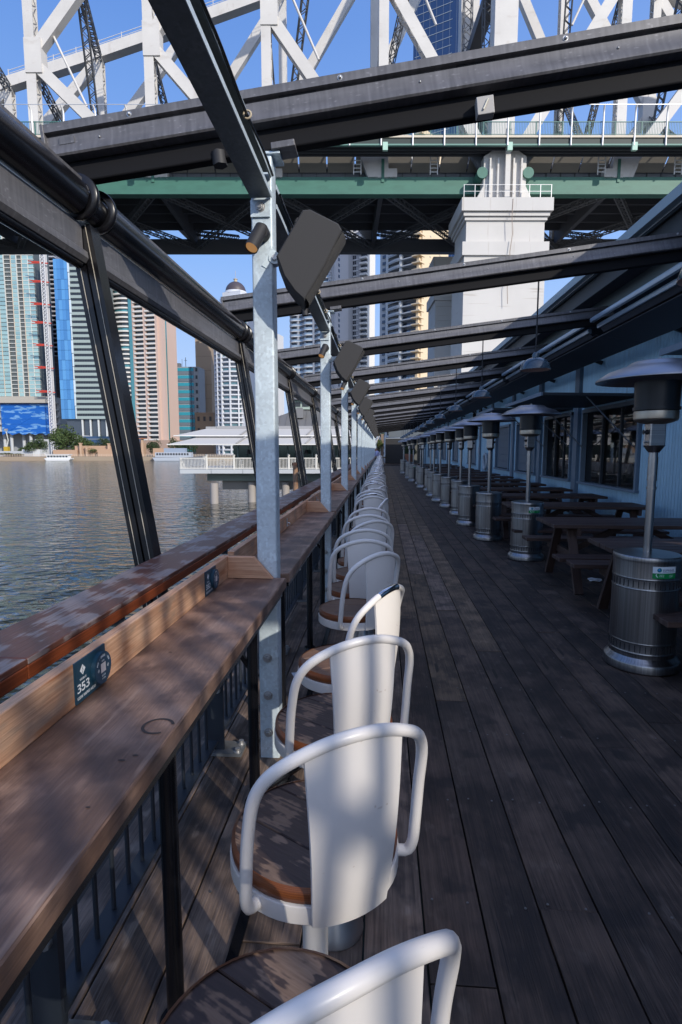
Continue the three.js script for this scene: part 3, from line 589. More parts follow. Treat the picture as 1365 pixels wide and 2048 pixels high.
{
  const zs = [3.18, 5.03, 6.68, 8.72, 10.5, 12.25, 14.0, 15.8, 17.55, 19.3, 21.1, 22.9, 24.7, 27.2, 29.5, 32];
  const t0 = picnic('weathered picnic table beside the nearest heater'); t0.position.set(1.98, 0, -zs[0]); t0.userData.label = 'weathered picnic table whose bench end shows behind the nearest heater drum';
  zs.forEach((z, i) => { if (i) copy(t0, [1.98 + rr(-.05, .04), 0, -z], rr(-.012, .012), i === 1 ? 'weathered picnic table just behind the nearest patio heater' : i === 2 ? 'weathered picnic table with legs showing between the two nearest heaters' : i < 8 ? `weathered picnic table, ${ORD[i]} of the row beside the wall` : 'weathered picnic table far along the row by the wall'); });
  // crumpled napkins under the tables
  for (const [x, z] of [[2.6, 6.75], [2.75, 5.75]]) { const g = new THREE.IcosahedronGeometry(.05, 1); const p = g.attributes.position; for (let i = 0; i < p.count; i++) { const k = .6 + .7 * h2(Math.round(p.getX(i) * 400), Math.round(p.getZ(i) * 400), Math.round(p.getY(i) * 90)); p.setXYZ(i, p.getX(i) * k * 1.5, p.getY(i) * k * .45, p.getZ(i) * k); } g.computeVertexNormals(); tag(part(numbered('crumpled_napkin'), g, std([.7, .72, .75], .9), scene, [x, .022, -z]), 'crumpled white napkin on the boards under the picnic tables', 'napkin', 'napkins under the tables'); }
}
// ---------- the corrugated warehouse along the right ----------
{
  const W = 4.3, o = thing('warehouse', 'long blue grey corrugated iron warehouse beside the deck', 'building');
  const pitch = .088;
  const corr = (z0, z1, y0, y1) => { // sheet facing -x, waves along z
    const n = Math.max(6, Math.round((z1 - z0) / pitch * 6)), pos = [], nor = [], uv = [], idx = [];
    for (let i = 0; i <= n; i++) { const z = z0 + (z1 - z0) * i / n, a = z / pitch * 6.2832; const dx = .018 * Math.sin(a), sl = .018 * 6.2832 / pitch * Math.cos(a), l = Math.hypot(1, sl); for (const y of [y0, y1]) { pos.push(W + dx, y, -z); nor.push(-1 / l, 0, -sl / l); uv.push(z, y); } }
    for (let i = 0; i < n; i++) { const a = i * 2; idx.push(a, a + 1, a + 3, a, a + 3, a + 2); }
    const g = new THREE.BufferGeometry(); g.setAttribute('position', new THREE.Float32BufferAttribute(pos, 3)); g.setAttribute('normal', new THREE.Float32BufferAttribute(nor, 3)); g.setAttribute('uv', new THREE.Float32BufferAttribute(uv, 2)); g.setIndex(idx); return g;
  };
  const zEnd = 57, zNear = -1.9, top = 4.0;
  const wins = [[9.52, 12.16, 'open'], [12.81, 14.92, 'open'], [15.68, 17.89, 'shut'], [18.85, 21.03, 'shut']];
  for (let z = 25.4; z < 52; z += 5.84) wins.push([z, z + 2.2, 'shut']);
  wins.push([3.2, 5.6, 'open']); wins.sort((a, b) => a[0] - b[0]);
  const s0 = .90, s1 = 2.42; let z = zNear;
  const sheet = (a, b, c, d) => part('corrugated_sheet', corr(a, b, c, d), corrMat, o);
  for (const [a, b, kind] of wins) {
    sheet(z, a, 0, top); sheet(a, b, 0, s0); sheet(a, b, s1, top); z = b;
    const w = part('window', merge([tr(bx(.10, s1 - s0, .07), W - .01, (s0 + s1) / 2, -a - .035), tr(bx(.10, s1 - s0, .07), W - .01, (s0 + s1) / 2, -b + .035), tr(bx(.10, .07, b - a), W - .012, s1 - .035, -(a + b) / 2)]), trimBlue, o);
    part('sill', cb(.13, .05, b - a + .1, .004), trimBlue, w, [W - .03, s0 - .01, -(a + b) / 2]);
    if (kind === 'shut') { const n = 6; for (let k = 0; k < n; k++) part('shutter_panel', cb(.03, (s1 - s0 - .1) / n - .004, b - a - .15, .003), std([.13, .17, .21], .5, .1), w, [W + .03, s0 + .04 + (s1 - s0 - .1) / n * (k + .5), -(a + b) / 2]); }
    else {
      const m = 3; for (let k = 0; k < m; k++) { const ww = (b - a - .14) / m; part('pane', new THREE.PlaneGeometry(ww - .04, s1 - s0 - .1), glassDark, w, [W + .05 + .03 * (k % 2), (s0 + s1) / 2 - .03, -(a + .07 + ww * (k + .5))], [0, -Math.PI / 2, 0]); if (k) part('mullion', bx(.05, s1 - s0 - .08, .05), darkTrim, w, [W + .05, (s0 + s1) / 2 - .03, -(a + .07 + ww * k)]); }
      // lifted shutter flap with gas struts
      const out = a < 12 ? 1.6 : 1.75, f = part('shutter_flap', cb(out, .05, b - a - .02, .006), darkTrim, o, [W - .03 - out / 2, 2.50, -(a + b) / 2], [0, 0, rad(a < 12 ? -1.0 : 0)]);
      for (const zz of [-(b - a) / 2 + .12, (b - a) / 2 - .12]) part('strut', rod(V(out / 2 - .02, -.85, zz), V(-.05, -.03, zz), .012, 8), std([.3, .32, .35], .35, .8), f);
      part('flap_edge', bx(.03, .06, b - a), trimBlue, f, [-out / 2 - .012, 0, 0]);
    }
  }
  sheet(z, zEnd, 0, top);
  for (const zz of [-1.8, 1.2, 6.9, 12.49, 15.3, 18.37, 21.8, 24.3, 30, 36, 42, 48, 54]) part('pilaster', cb(.09, top - .2, .26, .004), trimBlue, o, [W - .03, (top - .2) / 2, -zz]);
  // end walls, back wall, roof, floor (closed, so that the inside is dark)
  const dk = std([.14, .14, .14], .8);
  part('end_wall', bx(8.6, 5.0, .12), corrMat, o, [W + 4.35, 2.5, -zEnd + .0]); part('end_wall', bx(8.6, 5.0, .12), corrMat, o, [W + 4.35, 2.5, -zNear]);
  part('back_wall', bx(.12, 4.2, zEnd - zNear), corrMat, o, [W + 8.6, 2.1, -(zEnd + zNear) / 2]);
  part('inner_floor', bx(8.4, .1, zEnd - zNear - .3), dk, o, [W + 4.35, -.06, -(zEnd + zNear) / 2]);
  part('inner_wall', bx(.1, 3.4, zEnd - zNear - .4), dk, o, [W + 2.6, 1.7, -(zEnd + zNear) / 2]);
  const roofM = std([.30, .34, .37], .5, .3); const Lr = zEnd - zNear + .3;
  const rf = part('roof', merge([bar(V(2.86, 3.99, 0), V(8.7, 5.75, 0), Lr, .06, V(0, 0, 1)).clone()].map(g => g)), roofM, o, [0, 0, 0]);
  rf.geometry = (() => { const g = new THREE.BoxGeometry(6.1, .06, Lr); g.rotateZ(Math.atan2(1.76, 5.84)); g.translate(5.78, 4.87, -(zEnd + zNear) / 2); return mUV(g); })();
  part('roof', (() => { const g = new THREE.BoxGeometry(5.2, .06, Lr); g.rotateZ(-Math.atan2(1.76, 4.6)); g.translate(11.1, 4.87, -(zEnd + zNear) / 2); return mUV(g); })(), roofM, o);
  part('gutter', (() => { const g = extrude([[-.07, .0], [-.07, -.11], [.06, -.12], [.06, -.08], [-.05, -.08], [-.05, .0]], Lr); return mUV(g); })(), std([.36, .44, .47], .45, .2), o, [2.86, 4.09, -(zEnd + zNear) / 2]);
  part('fascia', bx(.04, .22, Lr - .05), darkTrim, o, [2.97, 3.86, -(zEnd + zNear) / 2]);
  part('eave_beam', cb(.10, .20, Lr - .1, .005), std([.14, .18, .19], .5), o, [3.30, 3.70, -(zEnd + zNear) / 2]);
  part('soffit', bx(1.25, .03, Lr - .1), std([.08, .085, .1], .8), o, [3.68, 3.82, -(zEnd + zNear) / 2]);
  for (let i = -1; i < 19; i++) part('eave_bracket', mUV(bar(V(4.25, 3.25, 0), V(3.3, 3.62, 0), .07, .05)), darkTrim, o, [0, 0, -(Z0 + BAY * i) + .25]);
  for (const [zz, y] of [[23.2, 3.0], [24.6, 3.05]]) { const fn = part('wall_fan', merge([tr(new THREE.TorusGeometry(.32, .02, 8, 28), 0, 0, 0, 0, Math.PI / 2), tr(new THREE.TorusGeometry(.22, .008, 6, 24), .03, 0, 0, 0, Math.PI / 2), tr(cyl(.07, .07, .16, 14), 0, 0, 0, 0, 0, Math.PI / 2)]), blackSteel, o, [W - .25, y, -zz]); for (let k = 0; k < 4; k++) part('blade', bx(.01, .13, .22), blackSteel, fn, [.0, .13 * Math.sin(k * 1.571), .13 * Math.cos(k * 1.571)], [k * 1.571 + .7, 0, 0]); part('arm', rod(V(.02, 0, 0), V(.25, .12, 0), .02, 8), blackSteel, fn); }
  part('life_ring', new THREE.TorusGeometry(.3, .055, 10, 28), std([.5, .52, .54], .5), o, [W - .1, 1.1, -22.7], [0, Math.PI / 2, 0]);
  part('meter_box', cb(.12, .3, .22, .01), std([.5, .52, .54], .5), o, [W - .06, 1.55, -24.3]);
}
// retracted fabric roof, one bundle a bay
{
  const bl = std([.42, .50, .58], .3, .4), fab = std([.06, .065, .08], .85);
  for (let i = -1; i < 17; i++) {
    const z = -(Z0 + BAY * (i + .5)), L = BAY - .35;
    const o = thing('folded_awning', i < 0 ? 'blue grey retracted fabric roof folded under the eave before the first rafter' : i < 10 ? `blue grey retracted fabric roof folded between the ${ORD[i]} rafter and the next` : 'retracted fabric roof folded under the far eave', 'awning', [0, 0, z], 0, 'retracted fabric roofs under the eave');
    for (const [x, y] of [[3.0, 3.43], [3.10, 3.35]]) part('profile', (() => { const g = extrude([[-.032, .012], [-.026, .03], [.022, .032], [.03, .01], [.026, -.026], [-.024, -.028]], L, .004); return toCreasedNormals(g, .6); })(), bl, o, [x, y, 0]);
    const pts = [], n = 9; for (let k = 0; k <= n; k++) pts.push([3.10 + k * .06, 3.33 - .012 * k + (k % 2 ? -.055 : 0)]); const back = pts.map(p => [p[0], p[1] + .012]).reverse();
    part('fabric', extrude([...pts, ...back], L - .06), fab, o);
    part('pelmet', cb(.62, .02, BAY - .01, .004), std([.07, .075, .09], .6), o, [3.50, 3.20, 0], [0, 0, -.16]);
  }
}
// behind the viewer, unseen: lean-to and battens added to shade and dapple the sun
{
  const s = thing('added_shade_lean_to', 'unseen corrugated lean-to added behind the viewer to shade the deck', 'building');
  part('wall', bx(.12, 3.3, 9), corrMat, s, [4.62, 1.65, 6.6]); part('wall', bx(5, 3.3, .12), corrMat, s, [7.1, 1.65, 11]); part('wall', bx(.12, 3.3, 9), corrMat, s, [9.6, 1.65, 6.6]);
  part('flat_roof', bx(5.3, .1, 9.2), std([.3, .34, .37], .5, .2), s, [7.1, 3.36, 6.6]);
  const o = thing('added_batten_screen', 'unseen timber batten screen added behind the viewer to dapple the sunlight', 'screen');
  for (let k = 0; k < 50; k++) part('batten', bx(.03, 2.0, .062, k % 3), tableWood[k % 3], o, [4.62, 4.42, 3.3 + k * .155]);
  for (const y of [3.48, 5.38]) part('rail', bx(.05, .09, 7.8), tableWood[0], o, [4.68, y, 7.1]);
  for (const [a, b] of [[3.4, 5.2], [5.4, 7.2]]) part('brace', bar(V(4.72, 3.5, a), V(4.72, 5.3, b), .12, .05), tableWood[1], o);  // diagonals added for crossing shadows on the deck
  const a = structure('apron'); part('paving', bx(14, .1, 16), std([.08, .075, .07], .9), a, [5.0, -.08, 9.4]);
}
// ---------- cantilever truss bridge ----------
const steelMap = tex(512, 512, 12, 12, (u, v) => { let k = .82 + .08 * (fb(u, v, 6, 6, 4, 901) - .5); let c = [k, k * .985, k * .965]; c = mix(c, [.60, .54, .49], .16 * ss(.60, .85, fb(u, v, 30, 12, 4, 905))); const q = ((u * 96 % 1) - .5) ** 2 + ((v * 96 % 1) - .5) ** 2 < .05 ? .94 : 1; return c.map(x => x * q); });
const bSteel = std([.98, .98, .98], .6, 0, { map: steelMap });
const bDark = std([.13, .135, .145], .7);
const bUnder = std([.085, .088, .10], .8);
const bGreen = std([.62, .98, .84], .55, 0, { map: tex(256, 256, 8, 2, (u, v) => { const k = .47 + .07 * (fb(u, v, 8, 6, 4, 911) - .5); const q = ((u * 64 % 1) - .5) ** 2 + ((v * 16 % 1) - .5) ** 2 < .05 ? 1.05 : 1; return [k * .72 * q, k * .98 * q, k * .93 * q]; }) });
{
  const o = thing('truss_bridge', 'grey steel cantilever truss bridge with green bottom girder over the river', 'bridge', [0, 0, 0], YAW);
  const xs = [-68.6, -56.4, -44.2, -32, -19.8, -7.7, 4.4, 16.8, 29.2, 41.3, 53.4, 65.6], I0 = 7;
  const top = [42.5, 46, 49.8, 53.4, 57.2, 61.2, 66, 75, 66, 61.2, 57.2, 53.4], mid = [36, 37.5, 39.8, 41.8, 43.4, 46.3, 49.6, 52, 49.6, 46.3, 43.4, 41.8], B = 29.2;
  const lace = (p, q, w, off, r = .07, step = null) => { // zigzag between two lines parallel to pq, offset +-w along off
    const L = p.distanceTo(q), n = Math.max(3, Math.round(L / (step ?? w * 2))), out = []; const d = q.clone().sub(p);
    for (let i = 0; i < n; i++) { const s = i % 2 ? 1 : -1; out.push(bar(p.clone().addScaledVector(d, i / n).addScaledVector(off, s * w), p.clone().addScaledVector(d, (i + 1) / n).addScaledVector(off, -s * w), r, r)); }
    return out;
  };
  const Zv = V(0, 0, 1);
  const member = (name, p, q, w, dep, m = bSteel) => { // two plates facing the viewer and laced sides
    const d = q.clone().sub(p).normalize(), side = new THREE.Vector3().crossVectors(d, Zv).normalize(); const g = [];
    for (const s of [-1, 1]) { const zo = Zv.clone().multiplyScalar(s * dep / 2); g.push(bar(p.clone().add(zo), q.clone().add(zo), w, .09, Zv)); }
    for (const s of [-1, 1]) { const so = side.clone().multiplyScalar(s * (w / 2 - .06)); g.push(...lace(p.clone().add(so), q.clone().add(so), dep / 2, Zv, .09, dep * .9)); }
    const mm = part(name, mUV(merge(g)), m, o); return mm;
  };
  const solid = (name, p, q, w, dep, m = bSteel) => part(name, mUV(bar(p, q, w, dep, Zv)), m, o);
  const lattice = (name, p, q, w) => { // four-angle lattice strut
    const d = q.clone().sub(p).normalize(); let a = new THREE.Vector3().crossVectors(d, V(0, 1, 0)); if (a.lengthSq() < .01) a = V(1, 0, 0); a.normalize(); const b = new THREE.Vector3().crossVectors(d, a).normalize(); const g = [];
    for (const i of [-1, 1]) for (const j of [-1, 1]) { const f = a.clone().multiplyScalar(i * w / 2).addScaledVector(b, j * w / 2); g.push(bar(p.clone().add(f), q.clone().add(f), .12, .12)); }
    for (const s of [-1, 1]) { const f = a.clone().multiplyScalar(s * w / 2); g.push(...lace(p.clone().add(f), q.clone().add(f), w / 2, b, .07, w * .9)); const f2 = b.clone().multiplyScalar(s * w / 2); g.push(...lace(p.clone().add(f2), q.clone().add(f2), w / 2, a, .07, w * .9)); }
    return part(name, merge(g), bDark, o);
  };
  for (const [zi, z] of [[0, -62], [1, -79.2]]) {
    for (let i = 0; i < xs.length - 1; i++) {
      solid('top_chord', V(xs[i], top[i], z), V(xs[i + 1], top[i + 1], z), 1.35, 1.3);
      if (i < 10) solid('bottom_chord', V(xs[i], B, z), V(xs[i + 1], B, z), 1.7, 1.0, zi ? bDark : bGreen);  // far chord takes the dark tone, shade painted in place of green
    }
    for (let i = 0; i < xs.length; i++) {
      if (i === I0) { part('main_post', mUV(merge([tr(bx(2.35, 47, .12), xs[i], 52, z + .85), tr(bx(2.35, 47, .12), xs[i], 52, z - .85), tr(bx(.12, 47, 1.6), xs[i] - 1.1, 52, z), tr(bx(.12, 47, 1.6), xs[i] + 1.1, 52, z)])), bSteel, o); continue; }
      member('vertical', V(xs[i], B + .8, z), V(xs[i], top[i] - .5, z), 1.0, .95);
      part('gusset', mUV(bx(1.75, 3.3, 1.25)), bSteel, o, [xs[i] + (i < I0 ? .35 : -.35), mid[i], z]);
      const n = i < I0 ? i + 1 : i - 1, s = i < I0 ? 1 : -1;
      member('diagonal', V(xs[i] + s * .7, mid[i] - 1.0, z), V(xs[n] - s * .3, B + .9, z), 1.15, .9);
      solid('diagonal', V(xs[i] + s * .7, mid[i] + 1.0, z), V(xs[n], top[n] - .6, z), 1.15, .9);
    }
    // walkway rails along the top chord
    const wr = []; for (let i = 2; i < 6; i++) for (const h of [.95, 1.35]) wr.push(bar(V(xs[i], top[i] + h + .4, z), V(xs[i + 1], top[i + 1] + h + .4, z), .05)); for (let i = 2; i < 6; i++) for (let k = 0; k < 4; k++) { const t = k / 4, x = xs[i] + (xs[i + 1] - xs[i]) * t, y = top[i] + (top[i + 1] - top[i]) * t; wr.push(bar(V(x, y + .5, z), V(x, y + 1.9, z), .07)); }
    part('chord_walkway_rail', merge(wr), bSteel, o);
  }
  // sway frames and struts between the two trusses
  for (let i = 1; i < 11; i++) {
    if (i === I0) continue; const x = xs[i], s = i < I0 ? 1 : -1;
    const n = i + s, f = .42, ux = x + (xs[n] - x) * f, uy = mid[i] + 1 + (top[n] - mid[i] - 1) * f;
    lattice('sway_strut', V(ux, uy, -62.3), V(x, top[i] - .6, -79), .7); lattice('sway_strut', V(ux, uy, -62.3), V(x, mid[i] - 7, -79), .7);
    lattice('sway_strut', V(x, mid[i] - 1, -62.4), V(x, 37.5, -70.6), .55); lattice('sway_strut', V(x, mid[i] - 1, -78.8), V(x, 37.5, -70.6), .55);
    lattice('sway_strut', V(x, 37.5, -70.6), V(x, 31.6, -63), .5); lattice('sway_strut', V(x, 37.5, -70.6), V(x, 31.6, -78), .5);
    part('suspension_rod', rod(V(x + s * 2.1, mid[i] + 2.6, -62), V(x + s * 5.4, mid[i] - 4.6, -62), .13, 6), bSteel, o);
  }
  part('portal_frame', merge([bar(V(16.8, 33, -63), V(16.8, 50, -78), .8, .8, V(1, 0, 0)), bar(V(16.8, 33, -78), V(16.8, 50, -63), .8, .8, V(1, 0, 0)), bar(V(16.8, 52, -63), V(16.8, 52, -78), 1.4, 1.4), bar(V(16.8, 42, -63), V(16.8, 42, -78), 1.2, 1.6)]), bDark, o);
  for (const z of [-65, -75.6]) lattice('sway_strut', V(15.9, 32, z), V(15.9, 60, z), 1.0);
  // roadway
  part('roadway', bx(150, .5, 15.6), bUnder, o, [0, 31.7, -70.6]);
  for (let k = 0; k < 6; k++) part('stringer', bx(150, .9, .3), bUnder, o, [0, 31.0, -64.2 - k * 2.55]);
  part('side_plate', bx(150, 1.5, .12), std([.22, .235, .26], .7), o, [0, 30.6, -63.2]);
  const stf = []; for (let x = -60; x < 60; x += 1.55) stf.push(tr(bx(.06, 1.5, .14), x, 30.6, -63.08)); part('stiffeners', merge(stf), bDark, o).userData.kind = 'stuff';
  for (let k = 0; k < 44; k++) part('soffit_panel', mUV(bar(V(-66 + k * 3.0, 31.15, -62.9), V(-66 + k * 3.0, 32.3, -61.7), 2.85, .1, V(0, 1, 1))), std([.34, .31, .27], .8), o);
  for (let i = 0; i < xs.length; i++) {
    const x = xs[i];
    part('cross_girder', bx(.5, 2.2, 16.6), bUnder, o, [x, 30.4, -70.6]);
    if (i !== I0) part('hanger_gusset', mUV(extrude([[-1.5, -.1], [1.5, -.1], [1.5, .9], [.6, .9], [.5, 3.2], [-.5, 3.2], [-2.6, 3.2], [-1.9, .9]].map(p => [p[0] * (i < I0 ? 1 : -1), p[1]]), .8)), bSteel, o, [x, 30.0, -61.9]);
    part('footway_bracket', mUV(extrude([[0, -.6], [-2.7, 1.2], [-2.7, 1.5], [0, 1.7]], .3).rotateY(-Math.PI / 2)), bGreen, o, [x, 30.1, -61.4]);
    part('bracket_end', bx(.5, .75, .3), std([.42, .62, .52], .6), o, [x, 31.5, -58.5]);
    if (i < xs.length - 1) { const x2 = xs[i + 1]; for (const [z1, z2] of [[-62.6, -70.6], [-78.6, -70.6]]) { lattice('lateral_brace', V(x + .4, 29, z1), V((x + x2) / 2, 29, z2), .6); lattice('lateral_brace', V(x2 - .4, 29, z1), V((x + x2) / 2, 29, z2), .6); } }
  }
  // lattice lower chord brace of the far side seen against the sky
  for (let i = 0; i < xs.length - 1; i++) lattice('lateral_brace', V(xs[i], 30.6, -78), V((xs[i] + xs[i + 1]) / 2, 29.9, -78), .5);
  // footway
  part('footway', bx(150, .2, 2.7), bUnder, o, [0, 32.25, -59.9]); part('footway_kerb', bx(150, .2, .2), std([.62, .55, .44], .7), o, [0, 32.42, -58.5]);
  part('footway_edge', bx(150, .52, .2), std([.03, .045, .042], .6), o, [0, 32.0, -58.62]);
  part('footway_edge_trim', bx(150, .14, .3), std([.14, .27, .23], .6), o, [0, 31.68, -58.6]); for (let k = 0; k < 4; k++) part('footway_joist', bx(150, .35, .15), bUnder, o, [0, 31.95, -59.1 - k * .6]);
  for (let k = 0; k < 50; k++) { const x = -66 + k * 2.62 + .3; const r = part('railing_panel', (gcache.rp ??= (() => { const g = [tr(bx(2.55, .07, .07), 0, 1.35, 0), tr(bx(2.55, .05, .05), 0, .2, 0), tr(bx(.09, 1.4, .09), 1.27, .7, 0)]; for (let j = 0; j < 16; j++) g.push(tr(bx(.03, 1.15, .03), -1.2 + j * .158, .76, 0)); return merge(g); })()), std([.06, .17, .15], .5), o, [x, 32.5, -58.6]); }
  for (let k = 0; k < 42; k++) { const x = -66 + k * 3.14 + .9; part('railing_post', (gcache.lp ??= tube([V(0, -1.0, 0), V(0, 1.2, 0), V(0, 2.2, .02), V(-.08, 2.6, .25)], .09, 14, 8)), std([.72, .71, .7], .4, .2), o, [x, 32.55, -58.4]); }
  part('anti_climb_wire', bx(150, .05, .05), std([.6, .6, .6], .4, .5), o, [0, 35.2, -58.15]);
  for (const x of [-8.5, .5, 8.5, 26, 34]) { const g = []; for (const s of [-.38, .38]) g.push(tr(bx(.09, 2.3, .09), s, 1.15, 0)); for (let k = 0; k < 6; k++) g.push(tr(bx(.76, .07, .07), 0, .25 + k * .38, 0)); part('ladder', merge(g), std([.66, .66, .66], .5), o, [x + 1.2, 30.1, -61.1]); }
  // pinned bearing on the pier
  const b = part('bearing', mUV(extrude([[-3.2, -.1], [3.2, -.1], [2.2, 1.7], [2.2, 4.6], [1.1, 5.3], [-1.1, 5.3], [-2.2, 4.6], [-2.2, 1.7]], 1.2, .06)), bSteel, o, [16.8, 26.75, -60.6]);
  for (const x of [-1.6, -.8, 0, .8, 1.6]) part('rib', mUV(bx(.16, x ? 4.0 : 5.6, .5)), bSteel, b, [x, x ? 2.2 : 2.9, .85]);
  for (const s of [-1, 1]) part('pin', cyl(.55, .55, 1.6, 20), bGreen, b, [s * 2.35, 2.9, .1], [Math.PI / 2, 0, 0]);
  part('bearing_fin', mUV(bx(.5, 6.6, .4)), bSteel, b, [.1, 3.6, 1.2]);
  part('flare_plate', mUV(extrude([[-3.6, 5.6], [3.6, 5.6], [1.3, 2.2], [-1.3, 2.2]], .5)), std([.22, .24, .28], .6), o, [16.8, 26.9, -61.4]);
}
// ---------- concrete pier ----------
{
  const map = tex(512, 512, 10, 10, (u, v) => { let k = .86 + .05 * (fb(u, v, 5, 5, 5, 921) - .5); let c = [k, k * .985, k * .965]; c = mix(c, [.62, .56, .50], .35 * ss(.70, .85, fb(u, v, 60, 3, 3, 925))); return c; });
  const con = std([.84, .84, .84], .8, 0, { map });
  const o = thing('bridge_pier', 'pale concrete bridge pier with stepped capital under the bearing', 'pier', F(16.8, -6, 62), YAW);
  const slab = (n, w, y0, y1, d, z = 0) => part(n, mUV(bx(w, y1 - y0, d)), con, o, [0, (y0 + y1) / 2 + 6, z]);
  for (const [z, nm] of [[0, 0], [-17.2, 1]]) {
    slab('shaft', 8.35, -6, 22.1, 6.0, z); slab('string_course', 8.85, 21.3, 22.6, 6.5, z); slab('neck', 8.0, 22.6, 24.75, 5.7, z);
    slab('moulding', 8.4, 24.75, 25.05, 6.1, z); slab('moulding', 8.75, 25.1, 25.45, 6.5, z); slab('capital', 9.25, 25.5, 26.75, 7.0, z);
    for (let k = 1; k < 6; k++) slab('lift_joint', 8.36, 21.3 - k * 3.2, 21.3 - k * 3.2 + .04, 6.01, z);
  }
  const s = new THREE.Shape(); s.moveTo(-6.5, 0); s.lineTo(6.5, 0); s.lineTo(6.5, 28); s.lineTo(-6.5, 28); const h = new THREE.Path(); h.moveTo(-3.2, 1); h.lineTo(3.2, 1); h.lineTo(3.2, 19); h.absarc(0, 19, 3.2, 0, Math.PI, false); h.lineTo(-3.2, 1); s.holes.push(h);
  const g = new THREE.ExtrudeGeometry(s, { depth: 3.6, bevelEnabled: false }); g.rotateY(Math.PI / 2); g.translate(-1.8, 0, 0); part('arch_wall', mUV(g), con, o, [0, 0, -8.6]);
  const cr = []; const cx = [.5, .45, .55, .35, .42, .2, .28]; for (let k = 0; k < 6; k++) cr.push(bar(V(cx[k], 32.6 - k * 1.7, 0), V(cx[k + 1], 32.6 - (k + 1) * 1.7, 0), .07, .02)); part('crack_seam', merge(cr), std([.30, .24, .20], .9), o, [0, 0, 3.52]);
  const rl = []; for (let x = -4.4; x <= 4.41; x += 1.1) if (Math.abs(x) > 1.2) rl.push(tr(bx(.06, 1.3, .06), x, .65, 0)); for (const y of [.65, 1.28]) rl.push(tr(bx(8.9, .035, .035), 0, y, 0)); part('guard_rail', merge(rl), std([.6, .6, .6], .4, .4), o, [0, 32.75, 3.3]);
}
// ---------- river and far bank ----------
const WL = -4.0;
{
  const wv = texBump(1024, 1024, 26, 26, (u, v) => .55 * fb(u, v, 14, 22, 3, 1001) + .25 * fb(u, v, 50, 76, 2, 1011) + .2 * Math.abs(2 * fb(u, v, 30, 44, 2, 1020) - 1));
  const w = structure('river');
  part('water_surface', (() => { const g = new THREE.PlaneGeometry(1600, 700, 1, 1); g.rotateX(-Math.PI / 2); return mUV(g); })(), new THREE.MeshPhysicalMaterial({ color: lin(.030, .036, .030), roughness: .06, ior: 1.33, bumpMap: wv, bumpScale: .24 }), w, [-300, WL, -250]);
}
const BK = 268;
const gv = -2.0;
const towerMats = {};
{
  const b = structure('far_bank', [0, 0, 0], YAW);
  part('ground', bx(1400, 3, 700), std([.16, .15, .12], .9), b, [-200, gv - 1.5, -BK - 350]);
  part('quay_wall', bx(1400, 3.2, 1.2), std([.34, .27, .20], .9), b, [-200, gv - 1.6, -BK + .4]);
  const rl = []; for (let x = -260; x < 60; x += 1.2) rl.push(tr(bx(.12, 1.1, .12), x, gv + .55, -BK + .3)); for (const y of [.5, 1.1]) rl.push(tr(bx(320, .1, .1), -100, gv + y, -BK + .3)); part('promenade_rail', merge(rl), std([.6, .48, .38], .7), b).userData.kind = 'stuff';
}
const px2x = (px, d) => (px - 682.5) / 1100 * d / 1.0065;   // metres right of the view axis
const py2h = (py, d) => 1.6 + d * Math.tan(Math.atan((1024 - py) / 1100) - .11405);
function tower(name, label, category, pxc, d, rot = 0, group) { return thing(name, label, category, F(px2x(pxc, d), gv, d), YAW + rot, group); }
const matte = (r, g, b, k = .75) => std([r, g, b], k);
const glass = (r, g, b, rough = .12) => std([r, g, b], rough, .35);
const stack = (n, f) => { for (let i = 0; i < n; i++) f(i); };
const nb = o => o;
